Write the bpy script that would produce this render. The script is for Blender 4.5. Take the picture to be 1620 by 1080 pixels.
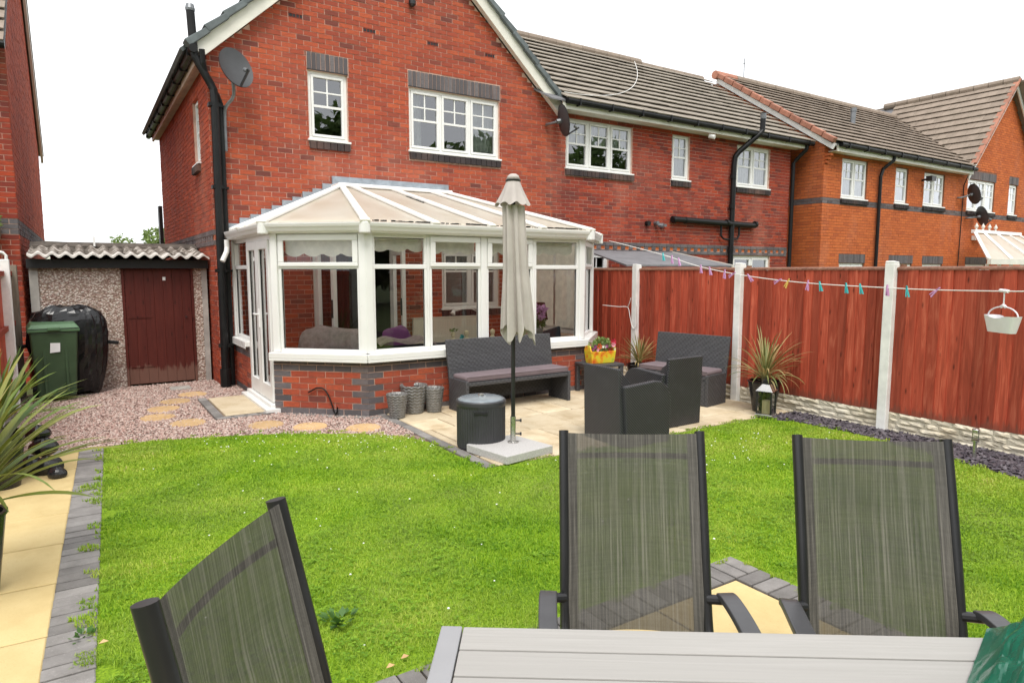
import bpy, math, random
import numpy as np
from mathutils import Vector, Matrix

for o in list(bpy.data.objects):
    bpy.data.objects.remove(o)
sc = bpy.context.scene
COL = sc.collection
R = math.radians
PI = math.pi

# ------------------------------------------------------------------ camera
cam_d = bpy.data.cameras.new("camera")
cam = bpy.data.objects.new("camera", cam_d)
COL.objects.link(cam)
cam.location = (0, 0, 1.72)
cam.rotation_euler = (R(90 - 6.08), 0, R(-33.0))
cam_d.sensor_fit = 'HORIZONTAL'
cam_d.sensor_width = 36.0
cam_d.lens = 36.0 * 1045 / 1620
cam_d.clip_start = 0.05
cam_d.clip_end = 2000
sc.camera = cam

# ------------------------------------------------------------------ sky (bright overcast)
SUN_EL, SUN_AZ = R(58), R(205)      # azimuth measured clockwise from +Y (behind the camera, to the left)
world = bpy.data.worlds.new("World")
sc.world = world
world.use_nodes = True
wn = world.node_tree
wn.nodes.clear()
sky = wn.nodes.new('ShaderNodeTexSky')
sky.sky_type = 'NISHITA'
sky.sun_disc = False
sky.sun_elevation = SUN_EL
sky.sun_rotation = SUN_AZ
sky.dust_density = 4.0
hs = wn.nodes.new('ShaderNodeHueSaturation')
hs.inputs['Saturation'].default_value = 0.10
mixw = wn.nodes.new('ShaderNodeMixRGB')
mixw.inputs[0].default_value = 0.80
mixw.inputs[2].default_value = (8.6, 8.7, 8.9, 1)      # the cloud layer
bg = wn.nodes.new('ShaderNodeBackground')
bg.inputs['Strength'].default_value = 0.12
wo = wn.nodes.new('ShaderNodeOutputWorld')
wn.links.new(sky.outputs[0], hs.inputs['Color'])
wn.links.new(hs.outputs[0], mixw.inputs[1])
wn.links.new(mixw.outputs[0], bg.inputs['Color'])
wn.links.new(bg.outputs[0], wo.inputs['Surface'])

sun_d = bpy.data.lights.new("sun", 'SUN')
sun_d.energy = 1.5
sun_d.angle = R(25)
sun_d.color = (1.0, 0.96, 0.90)
sun = bpy.data.objects.new("sun", sun_d)
COL.objects.link(sun)
sd = Vector((math.sin(SUN_AZ) * math.cos(SUN_EL), math.cos(SUN_AZ) * math.cos(SUN_EL), math.sin(SUN_EL)))
sun.rotation_euler = (-sd).to_track_quat('-Z', 'Y').to_euler()
sun.location = (-6, -12, 20)

sc.view_settings.view_transform = 'Standard'
sc.view_settings.look = 'None'
sc.view_settings.exposure = 0.70
sc.view_settings.gamma = 1.0
sc.view_settings.use_curve_mapping = False
sc.cycles.max_bounces = 10
sc.cycles.transparent_max_bounces = 16

rnd = random.Random(7)
nrg = np.random.default_rng(11)

# ------------------------------------------------------------------ helpers
WM = {}


def wmat(o):
    return WM.get(o.name, Matrix.Identity(4)) if o else Matrix.Identity(4)


class Fr:
    """a vertical wall frame: u along the wall, z up, d outwards (to the right-hand side of u)"""
    def __init__(s, x, y, ang, z=0.0):
        s.p = Vector((x, y, z)); s.a = R(ang)
        s.u = Vector((math.cos(s.a), math.sin(s.a), 0)); s.n = Vector((math.sin(s.a), -math.cos(s.a), 0))

    def pt(s, u, z, d=0.0):
        return s.p + s.u * u + s.n * d + Vector((0, 0, z))


class MB:
    def __init__(s):
        s.v = []; s.f = []; s.m = []

    def quad(s, pts, mi=0):
        b = len(s.v)
        s.v += [tuple(p) for p in pts]
        s.f.append(tuple(range(b, b + len(pts)))); s.m.append(mi)
        return s

    def hexa(s, p, mi=0):
        b = len(s.v)
        s.v += [tuple(q) for q in p]
        for f in ((0, 3, 2, 1), (4, 5, 6, 7), (0, 1, 5, 4), (1, 2, 6, 5), (2, 3, 7, 6), (3, 0, 4, 7)):
            s.f.append(tuple(b + i for i in f)); s.m.append(mi)
        return s

    def box(s, x0, x1, y0, y1, z0, z1, mi=0):
        return s.hexa([(x0, y0, z0), (x1, y0, z0), (x1, y1, z0), (x0, y1, z0),
                       (x0, y0, z1), (x1, y0, z1), (x1, y1, z1), (x0, y1, z1)], mi)

    def fbox(s, fr, u0, u1, z0, z1, d0, d1, mi=0):
        return s.hexa([fr.pt(u0, z0, d1), fr.pt(u1, z0, d1), fr.pt(u1, z0, d0), fr.pt(u0, z0, d0),
                       fr.pt(u0, z1, d1), fr.pt(u1, z1, d1), fr.pt(u1, z1, d0), fr.pt(u0, z1, d0)], mi)

    def beam(s, a, b, w, h, up=(0, 0, 1), mi=0, w2=None, h2=None):
        a = Vector(a); b = Vector(b); t = (b - a).normalized(); up = Vector(up)
        sd = t.cross(up)
        if sd.length < 1e-4:
            sd = t.cross(Vector((1, 0, 0)))
        sd.normalize(); up = sd.cross(t).normalized()
        w2 = w if w2 is None else w2; h2 = h if h2 is None else h2
        r = []
        for c, ww, hh in ((a, w, h), (b, w2, h2)):
            for i, j in ((-1, -1), (1, -1), (1, 1), (-1, 1)):
                r.append(c + sd * (i * ww / 2) + up * (j * hh / 2))
        return s.hexa(r, mi)

    def tube(s, pts, r, n=10, mi=0, caps=True, flat=None):
        pts = [Vector(p) for p in pts]
        b = len(s.v); k = len(pts); prev = None
        for i, p in enumerate(pts):
            t = (pts[min(i + 1, k - 1)] - pts[max(i - 1, 0)]).normalized()
            if prev is None:
                a = Vector((0, 0, 1)) if abs(t.z) < .9 else Vector((1, 0, 0))
                if flat:
                    a = Vector(flat[1])
                e1 = t.cross(a).normalized()
            else:
                e1 = (prev - t * prev.dot(t)).normalized()
            prev = e1
            e2 = t.cross(e1)
            rr = r[i] if isinstance(r, (list, tuple)) else r
            r2 = rr * (flat[0] if flat else 1)
            for j in range(n):
                a = 2 * PI * j / n
                s.v.append(tuple(p + e1 * (math.cos(a) * rr) + e2 * (math.sin(a) * r2)))
        for i in range(k - 1):
            for j in range(n):
                s.f.append((b + i * n + j, b + i * n + (j + 1) % n, b + (i + 1) * n + (j + 1) % n, b + (i + 1) * n + j)); s.m.append(mi)
        if caps:
            s.f.append(tuple(b + j for j in range(n))[::-1]); s.m.append(mi)
            s.f.append(tuple(b + (k - 1) * n + j for j in range(n))); s.m.append(mi)
        return s

    def lathe(s, c, prof, n=24, mi=0, cap0=True, cap1=True, wob=None):
        b = len(s.v); k = len(prof)
        for i, (r, z) in enumerate(prof):
            for j in range(n):
                a = 2 * PI * j / n
                rr = r if wob is None else r * wob(a, z)
                s.v.append((c[0] + rr * math.cos(a), c[1] + rr * math.sin(a), c[2] + z))
        for i in range(k - 1):
            for j in range(n):
                s.f.append((b + i * n + j, b + i * n + (j + 1) % n, b + (i + 1) * n + (j + 1) % n, b + (i + 1) * n + j)); s.m.append(mi)
        if cap0:
            s.f.append(tuple(b + j for j in range(n))[::-1]); s.m.append(mi)
        if cap1:
            s.f.append(tuple(b + (k - 1) * n + j for j in range(n))); s.m.append(mi)
        return s

    def prism(s, poly, ax, a0, a1, mi=0):
        """poly: 2-D points; ax: axis of extrusion"""
        def P(q, v):
            return {0: (v, q[0], q[1]), 1: (q[0], v, q[1]), 2: (q[0], q[1], v)}[ax]
        b = len(s.v); n = len(poly)
        s.v += [P(q, a0) for q in poly] + [P(q, a1) for q in poly]
        s.f.append(tuple(range(b + n - 1, b - 1, -1))); s.m.append(mi)
        s.f.append(tuple(range(b + n, b + 2 * n))); s.m.append(mi)
        for i in range(n):
            j = (i + 1) % n
            s.f.append((b + i, b + j, b + n + j, b + n + i)); s.m.append(mi)
        return s

    def grid(s, fn, nu, nv, mi=0, closed=False):
        b = len(s.v)
        for i in range(nu + 1):
            for j in range(nv + 1):
                s.v.append(tuple(fn(i / nu, j / nv)))
        w = nv + 1
        for i in range(nu):
            for j in range(nv):
                s.f.append((b + i * w + j, b + (i + 1) * w + j, b + (i + 1) * w + j + 1, b + i * w + j + 1)); s.m.append(mi)
        return s

    def mesh(s, name, mats, smooth=False):
        me = bpy.data.meshes.new(name)
        me.from_pydata(s.v, [], s.f)
        for m in (mats if isinstance(mats, (list, tuple)) else [mats]):
            me.materials.append(m)
        if len(me.materials) > 1:
            me.polygons.foreach_set('material_index', s.m)
        if smooth:
            me.polygons.foreach_set('use_smooth', [True] * len(me.polygons))
        me.update()
        return me

    def build(s, name, mats, parent=None, smooth=False, local=False, bevel=0, seg=2, autosm=None):
        return link(name, s.mesh(name, mats, smooth), parent, local, bevel, seg, autosm)


def link(name, me, parent=None, local=False, bevel=0, seg=2, autosm=None):
    o = bpy.data.objects.new(name, me)
    COL.objects.link(o)
    if parent is not None:
        o.parent = parent
        if local:
            WM[o.name] = wmat(parent).copy()
        else:
            o.matrix_parent_inverse = wmat(parent).inverted()
            WM[o.name] = Matrix.Identity(4)
    if bevel:
        m = o.modifiers.new('bevel', 'BEVEL'); m.width = bevel; m.segments = seg; m.limit_method = 'ANGLE'; m.angle_limit = R(40)
    return o


def place(me, name, parent, loc, rz=0.0, mats=None):
    """one more object that shares a mesh, given in world space under its parent"""
    o = bpy.data.objects.new(name, me)
    COL.objects.link(o)
    o.location = loc; o.rotation_euler = (0, 0, rz)
    if parent is not None:
        o.parent = parent
        o.matrix_parent_inverse = wmat(parent).inverted()
    return o


def thing(name, label, cat, loc=(0, 0, 0), rz=0.0, group=None):
    o = bpy.data.objects.new(name, None)
    COL.objects.link(o)
    o.location = loc; o.rotation_euler = (0, 0, rz)
    o.empty_display_size = .2
    WM[o.name] = Matrix.Translation(loc) @ Matrix.Rotation(rz, 4, 'Z')
    return tag(o, label, cat, group)


def tag(o, label, cat, group=None):
    o['label'] = label; o['category'] = cat
    if group:
        o['group'] = group
    return o


def struct(o):
    o['kind'] = 'structure'; return o


def stuff(o, label=None, cat=None):
    o['kind'] = 'stuff'
    if label:
        o['label'] = label; o['category'] = cat
    return o


def rough(o, strength, size, levels=0):
    """fine uneven geometry by displacement"""
    t = bpy.data.textures.new('rough', 'CLOUDS'); t.noise_scale = size
    if levels:
        m = o.modifiers.new('sub', 'SUBSURF'); m.levels = levels; m.render_levels = levels; m.subdivision_type = 'SIMPLE'
    m = o.modifiers.new('rough', 'DISPLACE'); m.texture = t; m.strength = strength; m.texture_coords = 'GLOBAL'


# ------------------------------------------------------------------ materials
class NT:
    def __init__(s, name):
        s.mat = bpy.data.materials.new(name); s.mat.use_nodes = True
        s.t = s.mat.node_tree; s.t.nodes.clear()
        s.out = s.n('OutputMaterial')

    def n(s, k, **kw):
        x = s.t.nodes.new('ShaderNode' + k)
        for a, b in kw.items():
            setattr(x, a, b)
        return x

    def l(s, a, b):
        s.t.links.new(a, b)

    def val(s, sock, v):
        if hasattr(v, 'node'):
            s.l(v, sock)
        else:
            sock.default_value = v

    def math(s, op, a, b=0.0, c=None):
        x = s.n('Math', operation=op); s.val(x.inputs[0], a); s.val(x.inputs[1], b)
        if c is not None:
            s.val(x.inputs[2], c)
        return x.outputs[0]

    def noise(s, scale, detail=4, rough=.55, vec=None, out='Fac', dist=0):
        x = s.n('TexNoise'); x.inputs['Scale'].default_value = scale; x.inputs['Detail'].default_value = detail
        x.inputs['Roughness'].default_value = rough; x.inputs['Distortion'].default_value = dist
        if vec is not None:
            s.l(vec, x.inputs['Vector'])
        return x.outputs[out]

    def vor(s, scale, vec=None, out='Distance', feature='F1', rnd=1.0):
        x = s.n('TexVoronoi', feature=feature); x.inputs['Scale'].default_value = scale; x.inputs['Randomness'].default_value = rnd
        if vec is not None:
            s.l(vec, x.inputs['Vector'])
        return x.outputs[out]

    def coord(s, kind='Object', scale=(1, 1, 1), rot=(0, 0, 0), off=None):
        c = s.n('TexCoord').outputs[kind] if kind != 'World' else s.n('NewGeometry').outputs['Position']
        if scale == (1, 1, 1) and rot == (0, 0, 0) and off is None:
            return c
        m = s.n('Mapping'); m.inputs['Scale'].default_value = scale; m.inputs['Rotation'].default_value = rot
        s.l(c, m.inputs['Vector'])
        if off is not None:
            s.l(off, m.inputs['Location'])
        return m.outputs[0]

    def ramp(s, fac, stops, interp='LINEAR'):
        x = s.n('ValToRGB'); x.color_ramp.interpolation = interp
        e = x.color_ramp.elements
        while len(e) < len(stops):
            e.new(.5)
        for i, (p, c) in enumerate(stops):
            e[i].position = p; e[i].color = (c[0], c[1], c[2], 1) if len(c) == 3 else c
        s.val(x.inputs[0], fac)
        return x.outputs[0]

    def mix(s, fac, a, b, mode='MIX'):
        x = s.n('MixRGB', blend_type=mode); s.val(x.inputs[0], fac)
        for i, v in ((1, a), (2, b)):
            if hasattr(v, 'node'):
                s.l(v, x.inputs[i])
            else:
                x.inputs[i].default_value = (v[0], v[1], v[2], 1)
        return x.outputs[0]

    def rand(s):
        """one random number per loose piece and per object"""
        a = s.n('NewGeometry').outputs['Random Per Island']; b = s.n('ObjectInfo').outputs['Random']
        return s.math('FRACT', s.math('ADD', a, b))

    def bump(s, h, strength=.3, dist=.01, base=None):
        x = s.n('Bump'); x.inputs['Strength'].default_value = strength; x.inputs['Distance'].default_value = dist
        s.l(h, x.inputs['Height'])
        if base is not None:
            s.l(base, x.inputs['Normal'])
        return x.outputs[0]

    def pbr(s, col, rough=.6, bump=None, metal=0.0, spec=.5, **kw):
        p = s.n('BsdfPrincipled')
        if hasattr(col, 'node'):
            s.l(col, p.inputs['Base Color'])
        else:
            p.inputs['Base Color'].default_value = (col[0], col[1], col[2], 1)
        s.val(p.inputs['Roughness'], rough)
        s.val(p.inputs['Metallic'], metal)
        p.inputs['Specular IOR Level'].default_value = spec
        if bump is not None:
            s.l(bump, p.inputs['Normal'])
        for k, v in kw.items():
            s.val(p.inputs[k.replace('_', ' ')], v)
        s.p = p
        return p.outputs[0]

    def done(s, sh):
        s.l(sh, s.out.inputs['Surface']); return s.mat


def m_plain(name, col, rough=.5, var=.12, scale=6, bump=.0, bscale=80, metal=0, spec=.5, per=0.0, **kw):
    t = NT(name); v = t.coord('World')
    n = t.noise(scale, 5, .6, v)
    a = tuple(c * (1 - var) for c in col); b = tuple(min(1, c * (1 + var)) for c in col)
    c = t.ramp(n, [(.3, a), (.7, b)])
    if per:
        f = t.math('MULTIPLY_ADD', t.rand(), 2 * per, 1 - per)
        c = t.mix(1, c, t.n('CombineXYZ').outputs[0], 'MULTIPLY') if False else t.mix(1.0, c, _grey(t, f), 'MULTIPLY')
    bp = t.bump(t.noise(bscale, 4, .6, v), bump, .004) if bump else None
    r = t.math('MULTIPLY_ADD', t.noise(scale * 2.3, 3, .5, v), .25, rough - .12)
    return t.done(t.pbr(c, r, bp, metal, spec, **kw))


def _grey(t, f):
    x = t.n('CombineColor')
    for i in range(3):
        t.l(f, x.inputs[i])
    return x.outputs[0]


def m_brick(name, stops, vein, wash=.25):
    t = NT(name); v = t.coord('World')
    r = t.rand()
    c = t.ramp(r, stops)
    # sand-faced: fine drag marks and darker kiln patches inside each brick
    n1 = t.noise(17, 5, .65, t.coord('World', (1, 1, 2.2)))
    c = t.mix(t.ramp(n1, [(.42, (0, 0, 0)), (.68, (1, 1, 1))]), c, t.mix(.55, c, vein))
    n2 = t.noise(130, 3, .7, v)
    c = t.mix(.22, c, t.ramp(n2, [(.3, (.05, .03, .03)), (.7, (.75, .38, .28))]), 'OVERLAY')
    n4 = t.noise(1.0, 5, .65, t.coord('World', (.9, .9, .35)))
    c = t.mix(t.math('MULTIPLY', t.ramp(n4, [(.52, (0, 0, 0)), (.72, (1, 1, 1))]), .22), c, (.55, .30, .22))
    n3 = t.noise(.9, 4, .6, v)
    c = t.mix(t.math('MULTIPLY', t.ramp(n3, [(.45, (0, 0, 0)), (.75, (1, 1, 1))]), wash), c, (.16, .06, .05))
    return t.done(t.pbr(c, .85, t.bump(n2, .35, .004), 0, .2))


M = {}
M['brick'] = m_brick('red_brick', [(0, (.52, .125, .055)), (.25, (.46, .105, .051)), (.5, (.40, .09, .049)), (.74, (.34, .08, .048)), (.86, (.42, .096, .049)), (.95, (.23, .069, .05)), (1, (.16, .06, .05))], (.21, .065, .05), .16)
M['brick_side'] = m_brick('red_brick_side', [(0, (.52, .105, .045)), (.4, (.45, .088, .042)), (.8, (.38, .076, .040)), (1, (.31, .066, .040))], (.2, .06, .042))
M['brick_dark'] = m_brick('dark_red_brick', [(0, (.45, .078, .033)), (.4, (.36, .062, .033)), (.75, (.28, .052, .033)), (1, (.17, .045, .036))], (.15, .04, .033))
M['brick_orange'] = m_brick('orange_brick', [(0, (.62, .19, .058)), (.4, (.57, .165, .052)), (.8, (.51, .145, .048)), (1, (.45, .125, .047))], (.43, .12, .045), .08)
M['brick_blue'] = m_brick('blue_grey_brick', [(0, (.19, .19, .198)), (.5, (.145, .146, .155)), (1, (.10, .102, .11))], (.09, .09, .098), .1)
M['brick_sill'] = m_brick('dark_sill_brick', [(0, (.062, .06, .062)), (1, (.035, .035, .038))], (.03, .03, .032), .1)
M['mortar'] = m_plain('mortar', (.60, .40, .32), .9, .2, 9, .4, 160)
M['mortar_orange'] = m_plain('mortar_dark', (.24, .095, .05), .9, .2, 9, .4, 160)
M['upvc'] = m_plain('white_upvc', (.80, .80, .775), .32, .03, 2.5, 0)
M['upvc_old'] = m_plain('cream_weathered_paint', (.74, .72, .64), .45, .10, 3, .05, 60)
M['white_roof'] = m_plain('white_roof_bar', (.86, .86, .85), .35, .04, 4, 0)
M['black_pipe'] = m_plain('black_plastic_pipe', (.009, .0093, .0097), .45, .35, 5, .05, 90, 0, .3)
M['dark_metal'] = m_plain('dark_grey_metal', (.0175, .0175, .0185), .36, .2, 5, .03, 200)
M['arm_sky_sheen'] = m_plain('arm_metal_with_sky_sheen', (.055, .055, .058), .34, .1, 5, .03, 200)  # dark armrest metal, lightened to carry the overcast sky's reflection in its colour
M['dish'] = m_plain('dish_grey', (.05, .052, .055), .5, .1, 6)
M['grey_metal'] = m_plain('grey_metal', (.20, .21, .22), .4, .2, 8, .05, 120, .6)
M['steel'] = m_plain('stainless_steel', (.55, .54, .52), .25, .1, 8, 0, 90, .9)
M['lead'] = m_plain('lead_flashing', (.30, .34, .38), .5, .25, 9, .12, 60, .2)
M['concrete_white'] = m_plain('white_painted_concrete', (.79, .78, .755), .75, .12, 7, .3, 60)
M['concrete'] = m_plain('grey_concrete', (.36, .34, .31), .85, .25, 5, .4, 90)
M['charcoal_tile'] = m_plain('charcoal_verge_tile', (.115, .135, .14), .7, .25, 6, .3, 80, per=.18)
M['terracotta'] = m_plain('terracotta_verge_tile', (.36, .155, .10), .75, .22, 6, .3, 80, per=.15)
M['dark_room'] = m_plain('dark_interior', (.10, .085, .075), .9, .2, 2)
M['soffit_wood'] = m_plain('weathered_soffit', (.55, .42, .34), .6, .2, 4, .05)
M['lacquer_black'] = m_plain('dark_recess', (.01, .01, .011), .6, .2, 4)


def m_tile(name, c0, c1, moss, lich):
    t = NT(name); v = t.coord('World')
    r = t.rand()
    c = t.ramp(r, [(0, c0), (1, c1)])
    n = t.noise(3.2, 6, .7, v)
    c = t.mix(t.ramp(n, [(.45, (0, 0, 0)), (.7, (.8, .8, .8))]), c, moss)
    s = t.noise(38, 3, .6, v)
    c = t.mix(t.ramp(s, [(.66, (0, 0, 0)), (.74, (.55, .55, .55))]), c, lich)
    return t.done(t.pbr(c, .85, t.bump(t.noise(120, 3, .6, v), .3, .004), 0, .25))


M['tile_a'] = m_tile('grey_brown_roof_tile', (.325, .285, .235), (.27, .235, .195), (.215, .19, .15), (.42, .40, .33))
M['tile_b'] = m_tile('brown_roof_tile', (.31, .25, .20), (.25, .20, .16), (.19, .155, .12), (.42, .38, .30))


def m_glass(name, tint=(.93, .95, .94), gain=2.4, rough=0.0):
    t = NT(name)
    fr = t.n('Fresnel'); fr.inputs['IOR'].default_value = 1.5
    f = t.math('MINIMUM', t.math('MULTIPLY', fr.outputs[0], gain), .96)
    tr = t.n('BsdfTransparent'); tr.inputs['Color'].default_value = (*tint, 1)
    gl = t.n('BsdfGlossy'); gl.inputs['Roughness'].default_value = rough; gl.inputs['Color'].default_value = (.95, .97, 1, 1)
    w = t.noise(1.4, 2, .5, t.coord('World'))
    t.l(t.bump(w, .06, .02), gl.inputs['Normal'])
    mx = t.n('MixShader'); t.l(f, mx.inputs[0]); t.l(tr.outputs[0], mx.inputs[1]); t.l(gl.outputs[0], mx.inputs[2])
    return t.done(mx.outputs[0])


M['glass'] = m_glass('window_glass', (.86, .89, .88), 4.6)
M['glass_clear'] = m_glass('conservatory_glass', (.965, .975, .97), 1.5)


def m_poly():
    t = NT('polycarbonate_sheet'); v = t.coord('World')
    n = t.noise(2.5, 5, .6, t.coord('World', (1, .5, 1)))
    c = t.ramp(n, [(.3, (.76, .67, .53)), (.7, (.90, .84, .72))])
    d = t.pbr(c, .28, None, 0, .5)
    tl = t.n('BsdfTranslucent'); tl.inputs['Color'].default_value = (.97, .93, .85, 1)
    mx = t.n('MixShader'); mx.inputs[0].default_value = .42
    t.l(d, mx.inputs[1]); t.l(tl.outputs[0], mx.inputs[2])
    return t.done(mx.outputs[0])


M['poly'] = m_poly()


def m_cloth(name, col, trans=.3, var=.12, scale=9, rough=.9, fold=.0):
    t = NT(name); v = t.coord('World')
    n = t.noise(scale, 5, .6, v)
    c = t.ramp(n, [(.3, tuple(x * (1 - var) for x in col)), (.7, tuple(min(1, x * (1 + var)) for x in col))])
    d = t.pbr(c, rough, t.bump(t.noise(400, 2, .5, v), .2, .002), 0, .15)
    tl = t.n('BsdfTranslucent'); t.l(c, tl.inputs['Color'])
    mx = t.n('MixShader'); mx.inputs[0].default_value = trans
    t.l(d, mx.inputs[1]); t.l(tl.outputs[0], mx.inputs[2])
    return t.done(mx.outputs[0])


M['cream_blind'] = m_cloth('cream_blind', (.88, .86, .76), .10)
M['net_curtain'] = m_cloth('pale_curtain', (.78, .82, .80), .35)
M['brown_curtain'] = m_cloth('dark_brown_panel', (.06, .022, .020), .0)
M['parasol'] = m_cloth('taupe_parasol_fabric', (.53, .485, .45), .10, .10, 5)
M['cushion'] = m_cloth('mauve_grey_cushion', (.18, .142, .152), .0, .12, 5)
M['throw'] = m_cloth('grey_throw', (.30, .25, .235), .0, .3, 16)
M['sofa'] = m_cloth('charcoal_sofa', (.045, .05, .06), .0)
M['purple'] = m_cloth('purple_cushion', (.17, .055, .16), .0)
M['cream_wall'] = m_plain('cream_plaster', (.62, .56, .49), .8, .05, 1.5)
M['white_enamel'] = m_plain('cream_enamel', (.72, .68, .57), .4, .03, 2)
M['pvc_floor'] = m_plain('pale_floor', (.42, .38, .33), .5, .1, 3)


def m_rattan(name, col, kind='weave'):
    t = NT(name)
    if kind == 'weave':
        v = t.coord('Object')
        w1 = t.n('TexWave', wave_type='BANDS', bands_direction='Z'); w1.inputs['Scale'].default_value = 20; w1.inputs['Distortion'].default_value = .3
        w2 = t.n('TexChecker'); w2.inputs['Scale'].default_value = 34
        t.l(v, w1.inputs['Vector']); t.l(v, w2.inputs['Vector'])
        h = t.math('ADD', w1.outputs['Fac'], t.math('MULTIPLY', w2.outputs['Fac'], .5))
    else:
        v = t.coord('Object', (1, 1, 1), (0, 0, 0))
        w1 = t.n('TexWave', wave_type='BANDS', bands_direction='DIAGONAL'); w1.inputs['Scale'].default_value = 22; w1.inputs['Distortion'].default_value = .2
        t.l(v, w1.inputs['Vector'])
        h = w1.outputs['Fac']
    c = t.mix(h, tuple(x * .40 for x in col), tuple(x * 1.5 for x in col))
    n = t.noise(5, 4, .6, t.coord('World'))
    c = t.mix(t.math('MULTIPLY', t.ramp(n, [(.5, (0, 0, 0)), (.8, (1, 1, 1))]), .3), c, tuple(x * 1.9 for x in col))
    return t.done(t.pbr(c, .5, t.bump(h, .7, .006), 0, .4))


M['rattan'] = m_rattan('charcoal_rattan', (.056, .056, .060))
M['cooler'] = m_plain('cooler_plastic', (.036, .036, .040), .5, .15, 6, .1, 90)
M['rattan_d'] = m_rattan('charcoal_moulded_weave', (.042, .042, .046), 'diag')


def m_wood(name, c0, c1, c2, scale=(14, 14, 1.1), rough=.7, per=.18, knots=1, wear=None):
    t = NT(name)
    off = t.n('CombineXYZ'); r = t.n('ObjectInfo').outputs['Random']
    t.l(t.math('MULTIPLY', r, 37.0), off.inputs[0]); t.l(t.math('MULTIPLY', r, 91.0), off.inputs[2])
    v = t.coord('Object', scale, (0, 0, 0), off.outputs[0])
    n = t.noise(1.6, 7, .62, v, dist=1.2)
    c = t.ramp(n, [(.28, c0), (.52, c1), (.74, c2)])
    if knots:
        k = t.vor(1.6, t.coord('Object', (7, 7, 2.2), (0, 0, 0), off.outputs[0]))
        c = t.mix(t.ramp(k, [(.05, (.85, .85, .85)), (.16, (0, 0, 0))]), c, tuple(x * .35 for x in c0))
    f = t.math('MULTIPLY_ADD', r, 2 * per, 1 - per)
    c = t.mix(1.0, c, _grey(t, f), 'MULTIPLY')
    if wear:      # paint flaked off the foot of the boards
        sp = t.n('SeparateXYZ'); t.l(t.n('NewGeometry').outputs['Position'], sp.inputs[0])
        wz = t.math('ADD', sp.outputs[2], t.math('MULTIPLY', t.noise(1.0, 5, .7, t.coord('World', (22, 22, 3))), -.46))
        c = t.mix(t.ramp(wz, [(.0, (.6, .6, .6)), (.06, (0, 0, 0))]), c, wear)
    return t.done(t.pbr(c, rough, t.bump(n, .3, .004), 0, .3))


M['fence'] = m_wood('red_stained_fence', (.25, .043, .022), (.41, .070, .036), (.56, .15, .085), per=.30, wear=(.16, .06, .04))
M['fence_old'] = m_wood('weathered_post_wood', (.12, .10, .075), (.20, .17, .13), (.28, .24, .19))
M['fence_cap'] = m_wood('fence_capping', (.12, .045, .03), (.22, .10, .06), (.32, .17, .11), (1.1, 14, 14))
M['door_wood'] = m_wood('maroon_door_paint', (.060, .0105, .0075), (.085, .0145, .010), (.11, .021, .014), (16, 16, .8), .55, .04, 1, (.20, .115, .085))
M['slat'] = m_wood('grey_polywood_slat', (.325, .312, .292), (.348, .335, .314), (.375, .36, .34), (.9, 34, 34), .55, .03, 0)


def m_stone(name, stops, scale=5, bump=.3, speck=None, rough=.85, per=.12, bscale=40):
    t = NT(name); v = t.coord('World')
    n = t.noise(scale, 6, .65, v)
    c = t.ramp(n, stops)
    if speck:
        s = t.noise(90, 3, .7, v)
        c = t.mix(t.ramp(s, [(.58, (0, 0, 0)), (.72, (.7, .7, .7))]), c, speck)
    f = t.math('MULTIPLY_ADD', t.rand(), 2 * per, 1 - per)
    c = t.mix(1.0, c, _grey(t, f), 'MULTIPLY')
    return t.done(t.pbr(c, rough, t.bump(t.noise(bscale, 5, .65, v), bump, .008), 0, .3))


M['flag'] = m_stone('riven_sandstone_flag', [(.25, (.40, .30, .175)), (.5, (.58, .48, .33)), (.75, (.66, .57, .42))], 2.6, .5, (.32, .22, .12), per=.15)
M['flag_yellow'] = m_stone('yellow_flag', [(.15, (.40, .275, .115)), (.34, (.53, .40, .185)), (.55, (.60, .465, .225)), (.8, (.64, .51, .265))], 2.6, .3, (.50, .33, .14), per=.08)
M['step_stone'] = m_stone('buff_stepping_stone', [(.25, (.44, .28, .13)), (.5, (.54, .36, .18)), (.75, (.62, .44, .24))], 6, .4, per=.12)
M['block'] = m_stone('grey_block_paver', [(.25, (.15, .14, .13)), (.5, (.21, .197, .187)), (.75, (.27, .255, .24))], 6, .5, (.33, .31, .29), per=.24)
M['granite'] = m_stone('pale_granite', [(.3, (.40, .385, .37)), (.7, (.54, .525, .51))], 70, .2, (.16, .15, .15), .6, .02)
M['rockface'] = m_stone('rock_faced_concrete', [(.2, (.42, .32, .19)), (.42, (.64, .57, .44)), (.75, (.76, .71, .60))], 4, .8, (.36, .29, .18), per=.10, bscale=22)
M['soil'] = m_stone('dark_soil', [(.3, (.03, .022, .016)), (.7, (.07, .052, .038))], 14, .8)


def m_pebble(name, stops, rough=.75):
    t = NT(name); v = t.coord('World')
    c = t.ramp(t.rand(), stops, 'LINEAR')
    n = t.noise(60, 3, .6, v)
    c = t.mix(.25, c, t.ramp(n, [(.3, (.1, .1, .1)), (.7, (.9, .9, .9))]), 'OVERLAY')
    return t.done(t.pbr(c, rough, None, 0, .3))


PINK = [(0, (.54, .41, .355)), (.22, (.41, .25, .21)), (.45, (.57, .46, .40)), (.65, (.27, .155, .135)), (.82, (.64, .55, .49)), (1, (.44, .275, .235))]
M['pebble'] = m_pebble('pink_gravel', PINK)
M['slate'] = m_pebble('plum_slate_chip', [(0, (.055, .048, .06)), (.4, (.105, .09, .105)), (.7, (.16, .145, .16)), (1, (.075, .06, .07))], .55)


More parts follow.
